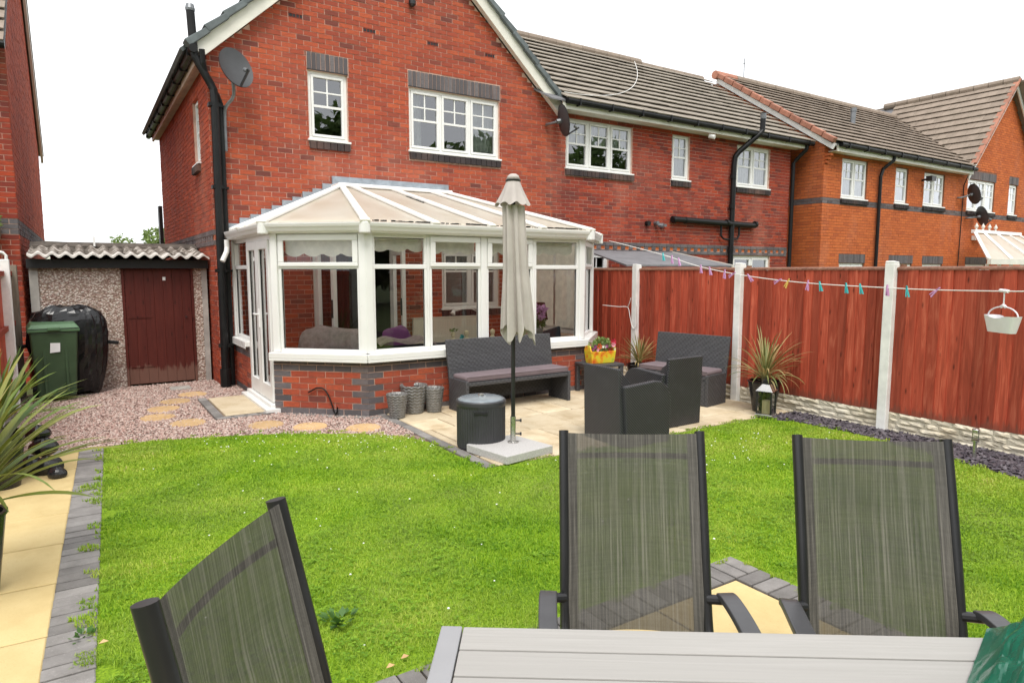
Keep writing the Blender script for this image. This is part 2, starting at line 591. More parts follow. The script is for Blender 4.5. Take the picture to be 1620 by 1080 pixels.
def m_gravelbed():
    t = NT('gravel_bed'); v = t.coord('World')
    x = t.n('TexVoronoi'); x.inputs['Scale'].default_value = 62; t.l(v, x.inputs['Vector'])
    sp = t.n('SeparateColor'); t.l(x.outputs['Color'], sp.inputs[0])
    c = t.ramp(sp.outputs[0], PINK)
    d = t.ramp(x.outputs['Distance'], [(.25, (1, 1, 1)), (.62, (.30, .25, .22))])
    c = t.mix(1, c, d, 'MULTIPLY')
    return t.done(t.pbr(c, .85, t.bump(t.math('SUBTRACT', 1.0, x.outputs['Distance']), .9, .012), 0, .2))


M['gravelbed'] = m_gravelbed()


def m_pebbledash():
    t = NT('pebble_dash'); v = t.coord('World')
    x = t.n('TexVoronoi'); x.inputs['Scale'].default_value = 40; t.l(t.coord('World', (1, 1, 1.35)), x.inputs['Vector'])
    sp = t.n('SeparateColor'); t.l(x.outputs['Color'], sp.inputs[0])
    c = t.ramp(sp.outputs[0], [(0, (.52, .44, .35)), (.3, (.44, .29, .245)), (.55, (.86, .80, .72)), (.8, (.64, .49, .43)), (1, (.86, .80, .73))])
    d = t.ramp(x.outputs['Distance'], [(.3, (1, 1, 1)), (.62, (.52, .46, .43))])
    c = t.mix(1, c, d, 'MULTIPLY')
    n = t.noise(1.3, 4, .6, v)
    c = t.mix(t.math('MULTIPLY', n, .15), c, (.3, .25, .21))
    return t.done(t.pbr(c, .9, t.bump(t.math('SUBTRACT', 1.0, x.outputs['Distance']), 1.0, .015), 0, .2))


M['dash'] = m_pebbledash()


def m_leaf(name, stops, trans=.35, rough=.5, attr=None):
    t = NT(name)
    if attr:
        a = t.n('Attribute'); a.attribute_name = attr; r = a.outputs['Fac']
    else:
        r = t.rand()
    c = t.ramp(r, stops)
    n = t.noise(1.1, 4, .6, t.coord('World'))
    c = t.mix(t.math('MULTIPLY', t.ramp(n, [(.4, (0, 0, 0)), (.7, (1, 1, 1))]), .35), c, stops[-1][1])
    d = t.pbr(c, rough, None, 0, .35)
    tl = t.n('BsdfTranslucent'); t.l(c, tl.inputs['Color'])
    mx = t.n('MixShader'); mx.inputs[0].default_value = trans
    t.l(d, mx.inputs[1]); t.l(tl.outputs[0], mx.inputs[2])
    return t.done(mx.outputs[0])


M['grass'] = m_leaf('grass_blade', [(0, (.105, .235, .012)), (.3, (.21, .395, .018)), (.6, (.36, .545, .03)), (.85, (.49, .62, .065)), (1, (.60, .56, .20))], .45, .6, 'rnd')
M['cordy'] = m_leaf('cordyline_leaf', [(0, (.06, .12, .02)), (.4, (.12, .20, .035)), (.7, (.20, .27, .06)), (.9, (.32, .33, .10)), (1, (.44, .22, .04))], .25, .45)
M['cordy_pale'] = m_leaf('variegated_leaf', [(0, (.12, .17, .05)), (.35, (.25, .27, .10)), (.7, (.48, .42, .20)), (.9, (.52, .36, .16)), (1, (.45, .20, .08))], .25, .45)
M['leaf'] = m_leaf('tree_leaf', [(0, (.07, .12, .03)), (.5, (.11, .18, .05)), (1, (.16, .23, .07))], .35)
M['leaf_light'] = m_leaf('light_leaf', [(0, (.12, .20, .04)), (.5, (.20, .30, .08)), (1, (.33, .42, .16))], .35)
M['clover'] = m_leaf('clover_leaf', [(0, (.10, .22, .014)), (.5, (.18, .34, .02)), (1, (.28, .46, .035))], .4, .6)
M['weed'] = m_leaf('weed_leaf', [(0, (.03, .09, .012)), (.6, (.055, .14, .02)), (1, (.10, .20, .04))], .2, .4)
M['daisy'] = m_plain('daisy_petal', (.82, .82, .78), .7, .05)


def m_lawn():
    t = NT('lawn_ground'); v = t.coord('World')
    n = t.noise(2.2, 6, .7, v); n2 = t.noise(70, 4, .7, v)
    c = t.ramp(n2, [(.3, (.08, .15, .010)), (.5, (.19, .32, .016)), (.7, (.33, .46, .03))])
    c = t.mix(t.math('MULTIPLY', t.ramp(n, [(.5, (0, 0, 0)), (.75, (1, 1, 1))]), .4), c, (.27, .46, .04))
    return t.done(t.pbr(c, .9, t.bump(n2, .8, .02), 0, .2))


M['lawn'] = m_lawn()
M['earth'] = m_plain('rough_ground', (.10, .13, .04), .95, .4, 1.2, .6, 20)


def m_textilene(holes=True):
    t = NT('sling_fabric' if holes else 'sling_fabric_doubled'); v = t.coord('Object')
    st = t.noise(1.0, 6, .75, t.coord('Object', (150, 3, 1.6)))
    st2 = t.noise(1.0, 3, .7, t.coord('Object', (6, 4, 150)))
    c = t.ramp(st, [(.30, (.034, .032, .027)), (.48, (.094, .087, .072)), (.66, (.23, .215, .18))])
    c = t.mix(.14, c, t.ramp(st2, [(.3, (.03, .03, .03)), (.7, (.20, .19, .18))]))
    w = t.n('TexChecker'); w.inputs['Scale'].default_value = 520; t.l(v, w.inputs['Vector'])
    c = t.mix(t.math('MULTIPLY', w.outputs['Fac'], .35), c, (.03, .03, .03))
    d = t.pbr(c, .65, t.bump(w.outputs['Fac'], .3, .001), 0, .3)
    tr = t.n('BsdfTransparent')
    if not holes:
        return t.done(d)
    hole = t.math('MULTIPLY_ADD', st, -.26, .25)
    mx = t.n('MixShader'); t.l(hole, mx.inputs[0]); t.l(d, mx.inputs[1]); t.l(tr.outputs[0], mx.inputs[2])
    return t.done(mx.outputs[0])


M['sling'] = m_textilene()
M['sling_double'] = m_textilene(False)
M['sling_edge'] = m_plain('sling_pocket', (.055, .052, .05), .7, .3, 60, .2, 300)
M['bin_green'] = m_plain('green_bin_plastic', (.042, .078, .038), .42, .15, 5, .04, 120)
M['bin_lid'] = m_plain('green_lid_plastic', (.075, .155, .075), .45, .12, 5, .04, 120)
M['black_sheet'] = m_plain('black_plastic_cover', (.010, .010, .011), .22, .3, 9, .25, 14)
M['green_sheet'] = m_plain('green_vinyl_cover', (.004, .115, .065), .2, .3, 8, .3, 16)
M['black_pot'] = m_plain('black_glossy_pot', (.014, .014, .015), .25, .2, 5)
M['silver_pot'] = m_plain('silver_woven_pot', (.20, .195, .185), .4, .3, 30, .3, 60, .3)
M['pot_dark'] = m_plain('dark_compost', (.012, .010, .009), .9, .3, 20)
M['label_white'] = m_plain('white_sticker', (.75, .76, .76), .5, .05)
M['candle'] = m_plain('ivory_candle', (.75, .66, .42), .5, .05)
M['rope'] = m_plain('white_line', (.78, .77, .74), .6, .08, 40)
M['peg_blue'] = m_plain('turquoise_peg', (.06, .48, .50), .4, .1)
M['peg_pink'] = m_plain('lilac_peg', (.60, .32, .58), .4, .1)
M['peg_yellow'] = m_plain('yellow_peg', (.75, .52, .12), .4, .1)
M['basket'] = m_plain('white_basket_plastic', (.80, .78, .80), .4, .05)
M['cover_top'] = m_plain('clear_grey_lid', (.20, .23, .25), .12, .2, 6)
M['asbestos'] = m_stone('corrugated_cement_sheet', [(.3, (.10, .08, .065)), (.5, (.17, .145, .12)), (.62, (.55, .51, .46))], 9, .5, (.07, .055, .045), .9, .05)
M['sheet_edge'] = m_plain('pale_sheet_edge', (.56, .53, .49), .9, .25, 8, .3, 60)
M['asbestos_dirty'] = m_plain('mossy_sheet', (.10, .085, .07), .95, .5, 9, .5, 40)
M['felt'] = m_plain('grey_felt_roof', (.17, .17, .18), .8, .2, 4, .2, 90)
M['planter_yellow'] = None


def m_planter():
    t = NT('painted_flower_box'); v = t.coord('Object')
    n = t.noise(9, 3, .6, v)
    c = t.ramp(n, [(.30, (.62, .05, .02)), (.42, (.75, .25, .02)), (.52, (.78, .55, .03)), (.64, (.62, .62, .05)), (.76, (.15, .38, .05))])
    return t.done(t.pbr(c, .4))


M['planter_yellow'] = m_planter()
# ================================================================== THE SETTING
def sheet(name, poly, z, mat):
    mb = MB(); mb.quad([(x, y, z) for x, y in poly])
    return struct(mb.build(name, mat))


sheet('ground', [(-400, -400), (400, -400), (400, 400), (-400, 400)], -.035, M['earth'])
sheet('gravel_bed', [(-.80, 7.46), (.09, 7.46), (.09, 6.2), (2.9, 6.0), (2.9, 7.5), (6.95, 7.5), (6.95, 10.64), (1.66, 10.64), (1.66, 11.34), (-.80, 11.34)], -.006, M['gravelbed'])
LAWN = [(-.07, 2.50), (.075, 7.52), (.5, 7.53), (1.14, 7.34), (1.67, 7.12), (2.35, 6.70), (2.72, 6.30), (2.86, 5.95), (2.87, 4.86), (3.6, 4.84),
        (6.55, 4.84), (6.80, 4.45), (6.84, 3.65), (6.62, 2.90), (6.47, 2.14), (6.40, -3), (3.19, -3), (3.19, 2.50)]
sheet('lawn', LAWN, .0, M['lawn'])
sheet('slate_bed', [(6.3, -3), (7.22, -3), (7.22, 4.84), (6.5, 4.84)], -.012, M['soil'])
M['joint'] = m_plain('sandy_joint', (.20, .155, .10), .95, .4, 9, .4, 60)
patio = sheet('patio', [(2.88, 4.84), (7.24, 4.84), (7.24, 10.6), (6.95, 10.6), (6.95, 8.2), (6.0, 7.45), (2.88, 7.45)], -.004, M['joint'])
path = sheet('path', [(-.95, -3), (.09, -3), (.09, 7.46), (-.95, 7.46)], -.003, M['soil'])
terrace = sheet('dining_patio', [(.09, -3), (3.19, -3), (3.19, 2.50), (.09, 2.50)], -.0035, M['soil'])


def slab_mesh(name, w, l, t, mat, bev=.006, jig=0.0):
    """a paving piece with worn edges, top at z = 0"""
    mb = MB()
    x, y = w / 2, l / 2
    q = lambda a: a + rnd.uniform(-jig, jig)
    lo = [(-x, -y, -t), (x, -y, -t), (x, y, -t), (-x, y, -t)]
    mid = [(q(-x), q(-y), -bev), (q(x), q(-y), -bev), (q(x), q(y), -bev), (q(-x), q(y), -bev)]
    b = bev * 1.2
    up = [(mid[0][0] + b, mid[0][1] + b, 0), (mid[1][0] - b, mid[1][1] + b, 0), (mid[2][0] - b, mid[2][1] - b, 0), (mid[3][0] + b, mid[3][1] - b, 0)]
    mb.v = lo + mid + up
    for k in (0, 4):
        for i in range(4):
            j = (i + 1) % 4
            mb.f.append((k + i, k + j, k + 4 + j, k + 4 + i)); mb.m.append(0)
    mb.f.append((8, 9, 10, 11)); mb.m.append(0)
    return mb.mesh(name, mat)


# sandstone flags of the furniture patio, laid in courses of mixed lengths
fc = {}
y = 7.44
row = 0
while y > 4.86:
    h = [.60, .45, .60, .60, .45][row % 5]
    h = min(h, y - 4.85)
    x = 3.0 - [0, .2, .35, .1, .28][row % 5]
    i = 0
    while x < 7.22:
        w = [.60, .60, .45, .60, .9][(i * 2 + row) % 5]
        a, b = max(x, 2.995), min(x + w, 7.22)
        if b - a > .08:
            key = (round(b - a, 2), round(h, 2))
            if key not in fc:
                fc[key] = slab_mesh('flag', key[0] - .017, key[1] - .017, .04, M['flag'], .008, .004)
            o = place(fc[key], 'flag', patio, ((a + b) / 2, y - h / 2, .012 + rnd.uniform(-.002, .003)))
        x += w; i += 1
    y -= h; row += 1
for j in range(5):
    for i in range(1):
        if (1.2, .6) not in fc:
            fc[(1.2, .6)] = slab_mesh('flag', .30, .6, .04, M['flag'], .008, .004)
        place(fc[(1.2, .6)], 'flag', patio, (7.08, 7.75 + j * .61, .012))
blk = slab_mesh('edging_block', .10, .20, .05, M['block'], .006, .003)
for j in range(13):
    place(blk, 'edging_block', patio, (2.935, 4.96 + j * .204, .012 + rnd.uniform(-.003, .003)))
for j in range(6):     # short return along the conservatory base
    a = j / 5
    o = place(blk, 'edging_block', patio, (2.05 + .80 * a, 8.03 - .76 * a, .006), R(46))

# yellow flags and grey block edging of the side path
yf = slab_mesh('path_flag', .60, .608, .04, M['flag_yellow'], .005, .003)
for j in range(13):
    for i in range(1):
        place(yf, 'path_flag', path, (-.42 - j * .618 * .032, 7.10 - j * .622, .012 + rnd.uniform(-.002, .002)), R(-1.8))
tb = slab_mesh('path_block', .20, .0905, .05, M['block'], .004, .002)
for j in range(78):
    place(tb, 'path_block', path, (-.012 - j * .1025 * .032, 7.40 - j * .1025, .012 + rnd.uniform(-.003, .003)), R(rnd.uniform(-.6, .6)))
for i in range(8):
    place(tb, 'path_block', path, (-.20 - i * .102, 7.46, .012 + rnd.uniform(-.002, .002)), R(90))
# the dining patio
for i in range(5):
    for j in range(5):
        place(yf, 'path_flag', terrace, (2.975 - .31 - i * .612, 2.28 - .31 - j * .616, .012 + rnd.uniform(-.002, .002)))
for i in range(30):
    place(tb, 'path_block', terrace, (3.14 - i * .103, 2.39, .012 + rnd.uniform(-.003, .003)), R(90))
for j in range(30):
    place(tb, 'path_block', terrace, (3.085, 2.235 - j * .103, .012 + rnd.uniform(-.003, .003)))

# ================================================================== BRICKWORK
BR = {}


def brick_mesh(w, h, dep, mat):
    key = (round(w, 3), round(h, 3), mat.name)
    if key not in BR:
        mb = MB(); mb.box(-key[0] / 2, key[0] / 2, 0, dep, -key[1] / 2, key[1] / 2)
        BR[key] = mb.mesh('brick', mat)
    return BR[key]


def brickwork(parent, fr, L, top, ops, mats, nparts, z0=0.0, vis=None, mortar='mortar', core=True, matfn=None, name='brickwork', depth=.10, u_start=0.0, shift=0.0):
    """ops: rectangles (u0,u1,z0,z1) left free of brick; the true openings of the wall carry a 5th item True"""
    topf = top if callable(top) else (lambda u: top)
    if core:
        br = sorted(set([u_start, L] + [v for o in ops if len(o) > 4 for v in o[:2] if u_start < v < L] + ([4.77] if callable(top) and parent.name.startswith('gable') else []) + ([L / 2] if callable(top) else [])))
        mb = MB()
        for a, b in zip(br, br[1:]):
            cuts = sorted((o[2], o[3]) for o in ops if len(o) > 4 and o[0] < (a + b) / 2 < o[1])
            z = z0 - .03
            for c0, c1 in cuts:
                mb.fbox(fr, a, b, z, c0, -.24, -.007); z = c1
            ta, tb_ = topf(a), topf(b)
            p = [fr.pt(a, z, -.007), fr.pt(b, z, -.007), fr.pt(b, z, -.24), fr.pt(a, z, -.24), fr.pt(a, ta, -.007), fr.pt(b, tb_, -.007), fr.pt(b, tb_, -.24), fr.pt(a, ta, -.24)]
            mb.hexa(p)
        mb.build('mortar_wall', M[mortar], parent)
    out = []
    k = 0
    zmax = max(topf(u_start + (L - u_start) * i / 40) for i in range(41))
    while True:
        z = z0 + k * .075
        if z > 12:
            break
        u = u_start - (.1125 if k % 2 else 0) - shift
        any_ = False
        while u < L:
            segs = [(max(u, u_start), min(u + .215, L))]
            for o in ops:
                if o[2] < z + .033 < o[3]:
                    ns = []
                    for a, b in segs:
                        if o[0] < b and o[1] > a:
                            if o[0] - a > .01:
                                ns.append((a, o[0] - .008))
                            if b - o[1] > .01:
                                ns.append((o[1] + .008, b))
                        else:
                            ns.append((a, b))
                    segs = ns
            for a, b in segs:
                if b - a > .012 and topf((a + b) / 2) > z + .02:
                    out.append((a, b, z)); any_ = True
            u += .225
        if z > zmax:
            break
        k += 1
    cand = []
    for q in out:
        c = fr.pt((q[0] + q[1]) / 2, q[2], 0)
        dd = (c - cam.location).length
        w = (q[1] - q[0]) / dd ** 2
        if (vis is None or vis((q[0] + q[1]) / 2, q[2])) and q[1] - q[0] > .09:
            cand.append((-w, q))
    cand.sort()
    sel = set(q for _, q in cand[:nparts])
    mbs = {}
    for q in out:
        a, b, z = q
        mat = matfn(q) if matfn else mats
        j = rnd.uniform(-.003, .0025); h = .065 + rnd.uniform(-.001, .001)
        if q in sel:
            c = fr.pt((a + b) / 2, z + .0375, j)
            place(brick_mesh(b - a, .065, depth, M[mat]), 'brick', parent, c, fr.a + R(rnd.uniform(-.25, .25)))
        else:
            mbs.setdefault(mat, MB()).fbox(fr, a, b, z + .005, z + .005 + h, -depth, j)
    for i, (mat, mb) in enumerate(mbs.items()):
        stuff(mb.build(name, M[mat], parent))


def course_pieces(parent, fr, u0, u1, z0, z1, step, mat, name, d0=-.1, d1=.004, gap=.011, tilt=0):
    """a row of separate bricks (soldier lintel or sill)"""
    n = max(1, round((u1 - u0) / step)); s = (u1 - u0) / n
    key = (name, round(s, 4), round(z1 - z0, 3), mat, round(d1 - d0, 3))
    if key not in BR:
        mb = MB(); mb.box(-s / 2 + gap / 2, s / 2 - gap / 2, -.0, d1 - d0, 0, z1 - z0); BR[key] = mb.mesh(name, M[mat])
    for i in range(n):
        c = fr.pt(u0 + (i + .5) * s, z0 + rnd.uniform(-.0015, .0015), d1 + rnd.uniform(-.002, .002))
        place(BR[key], name, parent, c, fr.a)


def window(parent, fr, u0, u1, z0, z1, fr_l=(1,), d=-.045, split=.50, geo=True, mat='upvc', curtain=None, open_=None, glass='glass', name='window'):
    F = .05
    m = MB()
    m.fbox(fr, u0, u1, z1 - F, z1, d - .06, d); m.fbox(fr, u0, u1, z0, z0 + F, d - .06, d)
    m.fbox(fr, u0, u0 + F, z0 + F, z1 - F, d - .06, d); m.fbox(fr, u1 - F, u1, z0 + F, z1 - F, d - .06, d)
    tot = sum(fr_l); W = u1 - u0 - F; us = [u0 + F / 2]
    for f in fr_l:
        us.append(us[-1] + W * f / tot)
    for x in us[1:-1]:
        m.fbox(fr, x - F / 2, x + F / 2, z0 + F, z1 - F, d - .06, d)
    w = m.build(name, M[mat], parent, bevel=.004)
    s = MB(); s.fbox(fr, u0 - .03, u1 + .03, z0 - .028, z0 + .004, d - .06, max(d, 0) + .045)
    s.build('sill', M[mat], w, bevel=.004)
    for i in range(len(fr_l)):
        a, b = us[i] + F / 2, us[i + 1] - F / 2
        c0, c1 = z0 + F, z1 - F
        S = .042
        q = MB(); e = d + .014
        q.fbox(fr, a + .003, b - .003, c1 - S, c1 - .003, d - .05, e); q.fbox(fr, a + .003, b - .003, c0 + .003, c0 + S, d - .05, e)
        q.fbox(fr, a + .003, a + S, c0 + S, c1 - S, d - .05, e); q.fbox(fr, b - S, b - .003, c0 + S, c1 - S, d - .05, e)
        q.build('casement', M[mat], w, bevel=.005)
        ga, gb, g0, g1 = a + S, b - S, c0 + S, c1 - S
        p = MB(); p.quad([fr.pt(ga, g0, d - .022), fr.pt(gb, g0, d - .022), fr.pt(gb, g1, d - .022), fr.pt(ga, g1, d - .022)])
        p.build('pane', M[glass], w)
        if geo:
            zm = g0 + (g1 - g0) * split
            bb = MB(); h = .011
            bb.fbox(fr, ga, gb, zm - .018, zm + .018, d - .036, d - .006)
            bb.fbox(fr, (ga + gb) / 2 - h, (ga + gb) / 2 + h, zm + .018, g1, d - .034, d - .010)
            zc = (zm + g1) / 2
            bb.fbox(fr, ga, (ga + gb) / 2 - h, zc - h, zc + h, d - .034, d - .010)
            bb.fbox(fr, (ga + gb) / 2 + h, gb, zc - h, zc + h, d - .034, d - .010)
            bb.build('glazing_bar', M[mat], w)
    if curtain:
        for (a, b, ca, cb, dd) in curtain:
            ua, ub = u0 + (u1 - u0) * a, u0 + (u1 - u0) * b
            za, zb = z0 + (z1 - z0) * ca, z0 + (z1 - z0) * cb
            c = MB()
            nf = max(6, int((ub - ua) * 90))
            c.grid(lambda s_, t_: fr.pt(ua + (ub - ua) * s_, za + (zb - za) * t_, -dd - .025 * math.sin(s_ * (ub - ua) * 75 + 1.5 * math.sin(s_ * 7))), nf, 1)
            c.build('curtain', M['net_curtain'], w, smooth=True)
    return w


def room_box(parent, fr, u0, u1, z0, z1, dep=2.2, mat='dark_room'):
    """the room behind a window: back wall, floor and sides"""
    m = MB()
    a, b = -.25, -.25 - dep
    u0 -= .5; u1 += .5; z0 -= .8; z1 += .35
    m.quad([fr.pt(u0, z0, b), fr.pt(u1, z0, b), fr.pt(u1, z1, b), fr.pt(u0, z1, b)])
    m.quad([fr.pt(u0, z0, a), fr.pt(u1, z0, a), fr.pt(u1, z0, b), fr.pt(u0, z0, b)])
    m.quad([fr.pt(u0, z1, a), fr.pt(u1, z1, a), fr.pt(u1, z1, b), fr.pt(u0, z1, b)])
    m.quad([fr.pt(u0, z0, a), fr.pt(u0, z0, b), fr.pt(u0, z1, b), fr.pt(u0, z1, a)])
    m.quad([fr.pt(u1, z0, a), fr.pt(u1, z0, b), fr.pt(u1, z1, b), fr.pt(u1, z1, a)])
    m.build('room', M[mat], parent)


def tile_roof(parent, P0, U, V, n, gauge, rng, mat, tw=.295, deck=True):
    P0 = Vector(P0); U = Vector(U).normalized(); V = Vector(V).normalized(); N = U.cross(V).normalized()
    if N.z < 0:
        N = -N
    for k in range(n):
        ua, ub = rng(k)
        if ub - ua < .05:
            continue
        m = MB()
        u = ua - (.5 * tw if k % 2 else 0)
        while u < ub:
            a, b = max(u, ua), min(u + tw - .004, ub)
            if b - a > .03:
                v0, v1 = k * gauge - .05, (k + 1) * gauge + .02
                h = rnd.uniform(-.003, .004); h2 = h + rnd.uniform(-.002, .002)
                pts = []
                for nn in (0, 1):
                    for (uu, vv, hh) in ((a, v0, h), (b, v0, h2), (b, v1, h2), (a, v1, h)):
                        off = (.056 if vv == v0 else .0) + hh + (.020 if nn else 0)
                        pts.append(P0 + U * uu + V * vv + N * off)
                m.hexa(pts)
            u += tw
        m.build('tile_course', M[mat], parent)


def pipe(parent, pts, r, mat='black_pipe', name='drainpipe', n=12):
    return MB().tube(pts, r, n).build(name, M[mat], parent, smooth=False)


def shade_auto(o, ang=35):
    for p in o.data.polygons:
        p.use_smooth = True
    m = o.modifiers.new('edges', 'EDGE_SPLIT'); m.split_angle = R(ang)
    return o


# ================================================================== THE GABLE HOUSE
FW = Fr(0, 10.64, 0)
gtop = lambda X: 7.62 - .92 * abs(X - 4.77)
HG = thing('gable_house', 'red brick house with gable end behind the white conservatory', 'house', (4.7, 10.64, 0))
W_L = (3.13, 3.76, 3.78, 4.83)
W_3 = (4.83, 6.63, 3.77, 4.82)
D_IN = (3.12, 4.52, .13, 2.14)
W_IN = (5.42, 6.62, 1.05, 2.08)
ops = [(3.12, 3.78, 4.83, 5.09), W_L + (True,), (3.12, 3.79, 3.64, 3.78), (4.82, 6.65, 4.82, 5.08), W_3 + (True,), (4.82, 6.65, 3.62, 3.77),
       D_IN + (True,), W_IN + (True,)]
for vx in (2.97, 4.15, 5.29, 6.43):
    ops.append((vx - .108, vx + .108, 5.55, 5.625))
brickwork(HG, FW, 7.86, gtop, ops, 'brick', 300, u_start=1.688, vis=lambda u, z: z > 2.45 and not (3.2 < u < 5.6 and z < 3.3), shift=.06)
for vx in (2.97, 4.15, 5.29, 6.43):
    a = MB()
    for i in range(4):
        a.fbox(FW, vx - .104 + i * .052 + .004, vx - .104 + i * .052 + .012, 5.563, 5.613, -.06, -.001)
    a.fbox(FW, vx - .106, vx + .106, 5.552, 5.563, -.06, -.001); a.fbox(FW, vx - .106, vx + .106, 5.613, 5.623, -.06, -.001)
    a.build('air_brick', M['brick_dark'], HG)
    MB().fbox(FW, vx - .105, vx + .105, 5.554, 5.622, -.05, -.005).build('vent_shade_plate', M['lacquer_black'], HG)  # flat black plate in place of the shade inside the vent holes
for (u0, u1, z0, z1) in (W_L, W_3):
    course_pieces(HG, FW, u0 - .01, u1 + .015, z1 + .012, z1 + .262, .075, 'brick_blue', 'lintel_brick', -.1, .003)
    course_pieces(HG, FW, u0 - .01, u1 + .02, z0 - .145, z0 - .035, .108, 'brick_sill', 'sill_brick', -.1, .04)
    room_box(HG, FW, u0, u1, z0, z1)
    MB().fbox(FW, u0 - .01, u1 + .01, z1 + .001, z1 + .012, -.1, .012).build('lintel_trim', M['lacquer_black'], HG)
window(HG, FW, *W_L[:2], W_L[2], W_L[3], (1,))
window(HG, FW, *W_3[:2], W_3[2], W_3[3], (1, 1, 1), curtain=[(.0, .17, .02, .98, .22), (.66, 1.0, .02, .98, .22)])
# side wall towards the garage
FS = Fr(1.68, 17.4, -90)
hs_ops = [(0, 6.76, 2.10, 2.325), (5.25, 5.85, 3.42, 4.45, True)]
brickwork(HG, FS, 6.752, 4.80, hs_ops, 'brick_side', 0)
window(HG, FS, 5.25, 5.85, 3.42, 4.45, (1,), d=-.05)
course_pieces(HG, FS, 5.23, 5.87, 3.28, 3.39, .108, 'brick_sill', 'sill_brick', -.1, .06)
room_box(HG, FS, 5.25, 5.85, 3.42, 4.45, 1.0)


def dentil_band(parent, fr, u0, u1, z, name='dentil_band'):
    g = MB(); r = MB()
    for k in (0, 2):
        u = u0
        while u < u1:
            g.fbox(fr, u, min(u + .215, u1), z + k * .075 + .005, z + k * .075 + .07, -.1, .012 + rnd.uniform(-.001, .001)); u += .225
    u = u0; i = 0
    while u < u1 - .05:
        if i % 2:
            r.fbox(fr, u, u + .105, z + .08, z + .145, -.1, -.006)
        else:
            g.fbox(fr, u, u + .105, z + .080, z + .145, -.1, .012)
        u += .1125; i += 1
    a = stuff(g.build(name, M['brick_blue'], parent)); b = stuff(r.build('dentil_square', M['brick_orange'], parent))


dentil_band(HG, FS, 0, 6.76, 2.10)
# barge boards, verge tiles, roof slopes
for sx in (-1, 1):
    def sp(t, h, sx=sx):      # t along the slope down from the apex, h square to it
        c, s_ = math.cos(math.atan(.92)), math.sin(math.atan(.92))
        return (4.77 + sx * (t * c + h * s_), 7.62 - t * s_ + h * c)
    b = MB()
    LB = 4.30 if sx > 0 else 4.28
    p = [sp(0, 0), sp(LB, 0), sp(LB, .215), sp(0, .215)]
    p[0] = (4.77, 7.62); p[3] = (4.77, 7.62 + .215 / math.cos(math.atan(.92)))
    b.prism(p, 1, 10.50, 10.535)
    b.build('barge_board', M['upvc_old'], HG, bevel=.004)
    s_ = MB(); q = [sp(0, .02), sp(LB, .02), sp(LB, .05), sp(0, .05)]
    s_.prism(q, 1, 10.535, 10.632); s_.build('soffit_board', M['upvc_old'], HG)
    vt = MB(); c = MB()
    for i in range(14):
        t0 = LB + .05 - i * .345
        v = MB()
        pp = [sp(t0, .19), sp(t0 - .37, .175), sp(t0 - .37, .255), sp(t0, .295)]
        v.prism(pp, 1, 10.435 - rnd.uniform(0, .008), 10.66)
        v.build('verge_tile', M['charcoal_tile'], HG, bevel=.01)
    r_ = MB()
    L2 = LB + .12
    q = [sp(-.05, .215), sp(L2, .215), sp(L2, .27), sp(-.05, .27)]
    q[0] = (4.77, q[0][1]); q[3] = (4.77, q[3][1])
    r_.prism(q, 1, 10.66, 17.6); r_.build('roof_slope', M['charcoal_tile'], HG)
# left eaves: fascia, soffit, gutter
MB().box(1.545, 1.58, 10.54, 17.5, 4.66, 4.84).build('fascia_board', M['soffit_wood'], HG)
MB().box(1.58, 1.68, 10.62, 17.5, 4.70, 4.72).build('soffit_board', M['soffit_wood'], HG)
g = MB()
g.tube([(1.49, 10.42, 4.80), (1.49, 17.7, 4.80)], .058, 12)
for i in range(9):
    g.box(1.425, 1.555, 10.6 + i * .85, 10.63 + i * .85, 4.735, 4.845)
g.build('gutter', M['black_pipe'], HG)
# back and right walls close the shell
bw = MB(); bw.prism([(1.70, 0), (7.84, 0), (7.84, 4.7), (4.77, 7.5), (1.70, 4.7)], 1, 17.2, 17.38); bw.build('far_wall', M['brick_side'], HG)
# pipes on the corner
pipe(HG, [(1.485, 10.50, 5.33), (1.505, 10.50, 4.78), (1.52, 10.50, 4.70), (1.70, 10.48, 4.36), (1.735, 10.47, 4.28), (1.74, 10.46, 4.1), (1.72, 10.46, .02)], .056, name='soil_pipe')
MB().lathe((1.485, 10.50, 5.31), [(.060, 0), (.064, .03), (.05, .09), (.02, .10)], 12).build('pipe_cowl', M['grey_metal'], HG)
pipe(HG, [(1.60, 10.43, 4.80), (1.61, 10.45, 4.62), (1.66, 10.5, 4.42), (1.79, 10.53, 4.22), (1.83, 10.55, 4.12), (1.83, 10.55, .02)], .040, name='downpipe')
cl = MB()
for z in (4.05, 2.9, 1.7, .6):
    cl.box(1.655, 1.80, 10.42, 10.56, z, z + .05); cl.box(1.775, 1.89, 10.5, 10.62, z + .01, z + .04)
cl.build('pipe_clip', M['black_pipe'], HG)
MB().tube([(1.72, 10.46, .28), (1.72, 10.46, .02)], .075, 12).build('pipe_socket', M['black_pipe'], HG)
# wall light high on the gable
wl = MB(); wl.lathe((4.89, 10.58, 6.10), [(.03, 0), (.06, .03), (.06, .09), (.02, .13)], 10); wl.box(4.87, 4.91, 10.56, 10.64, 6.2, 6.26)
wl.build('wall_light', M['dark_metal'], HG)
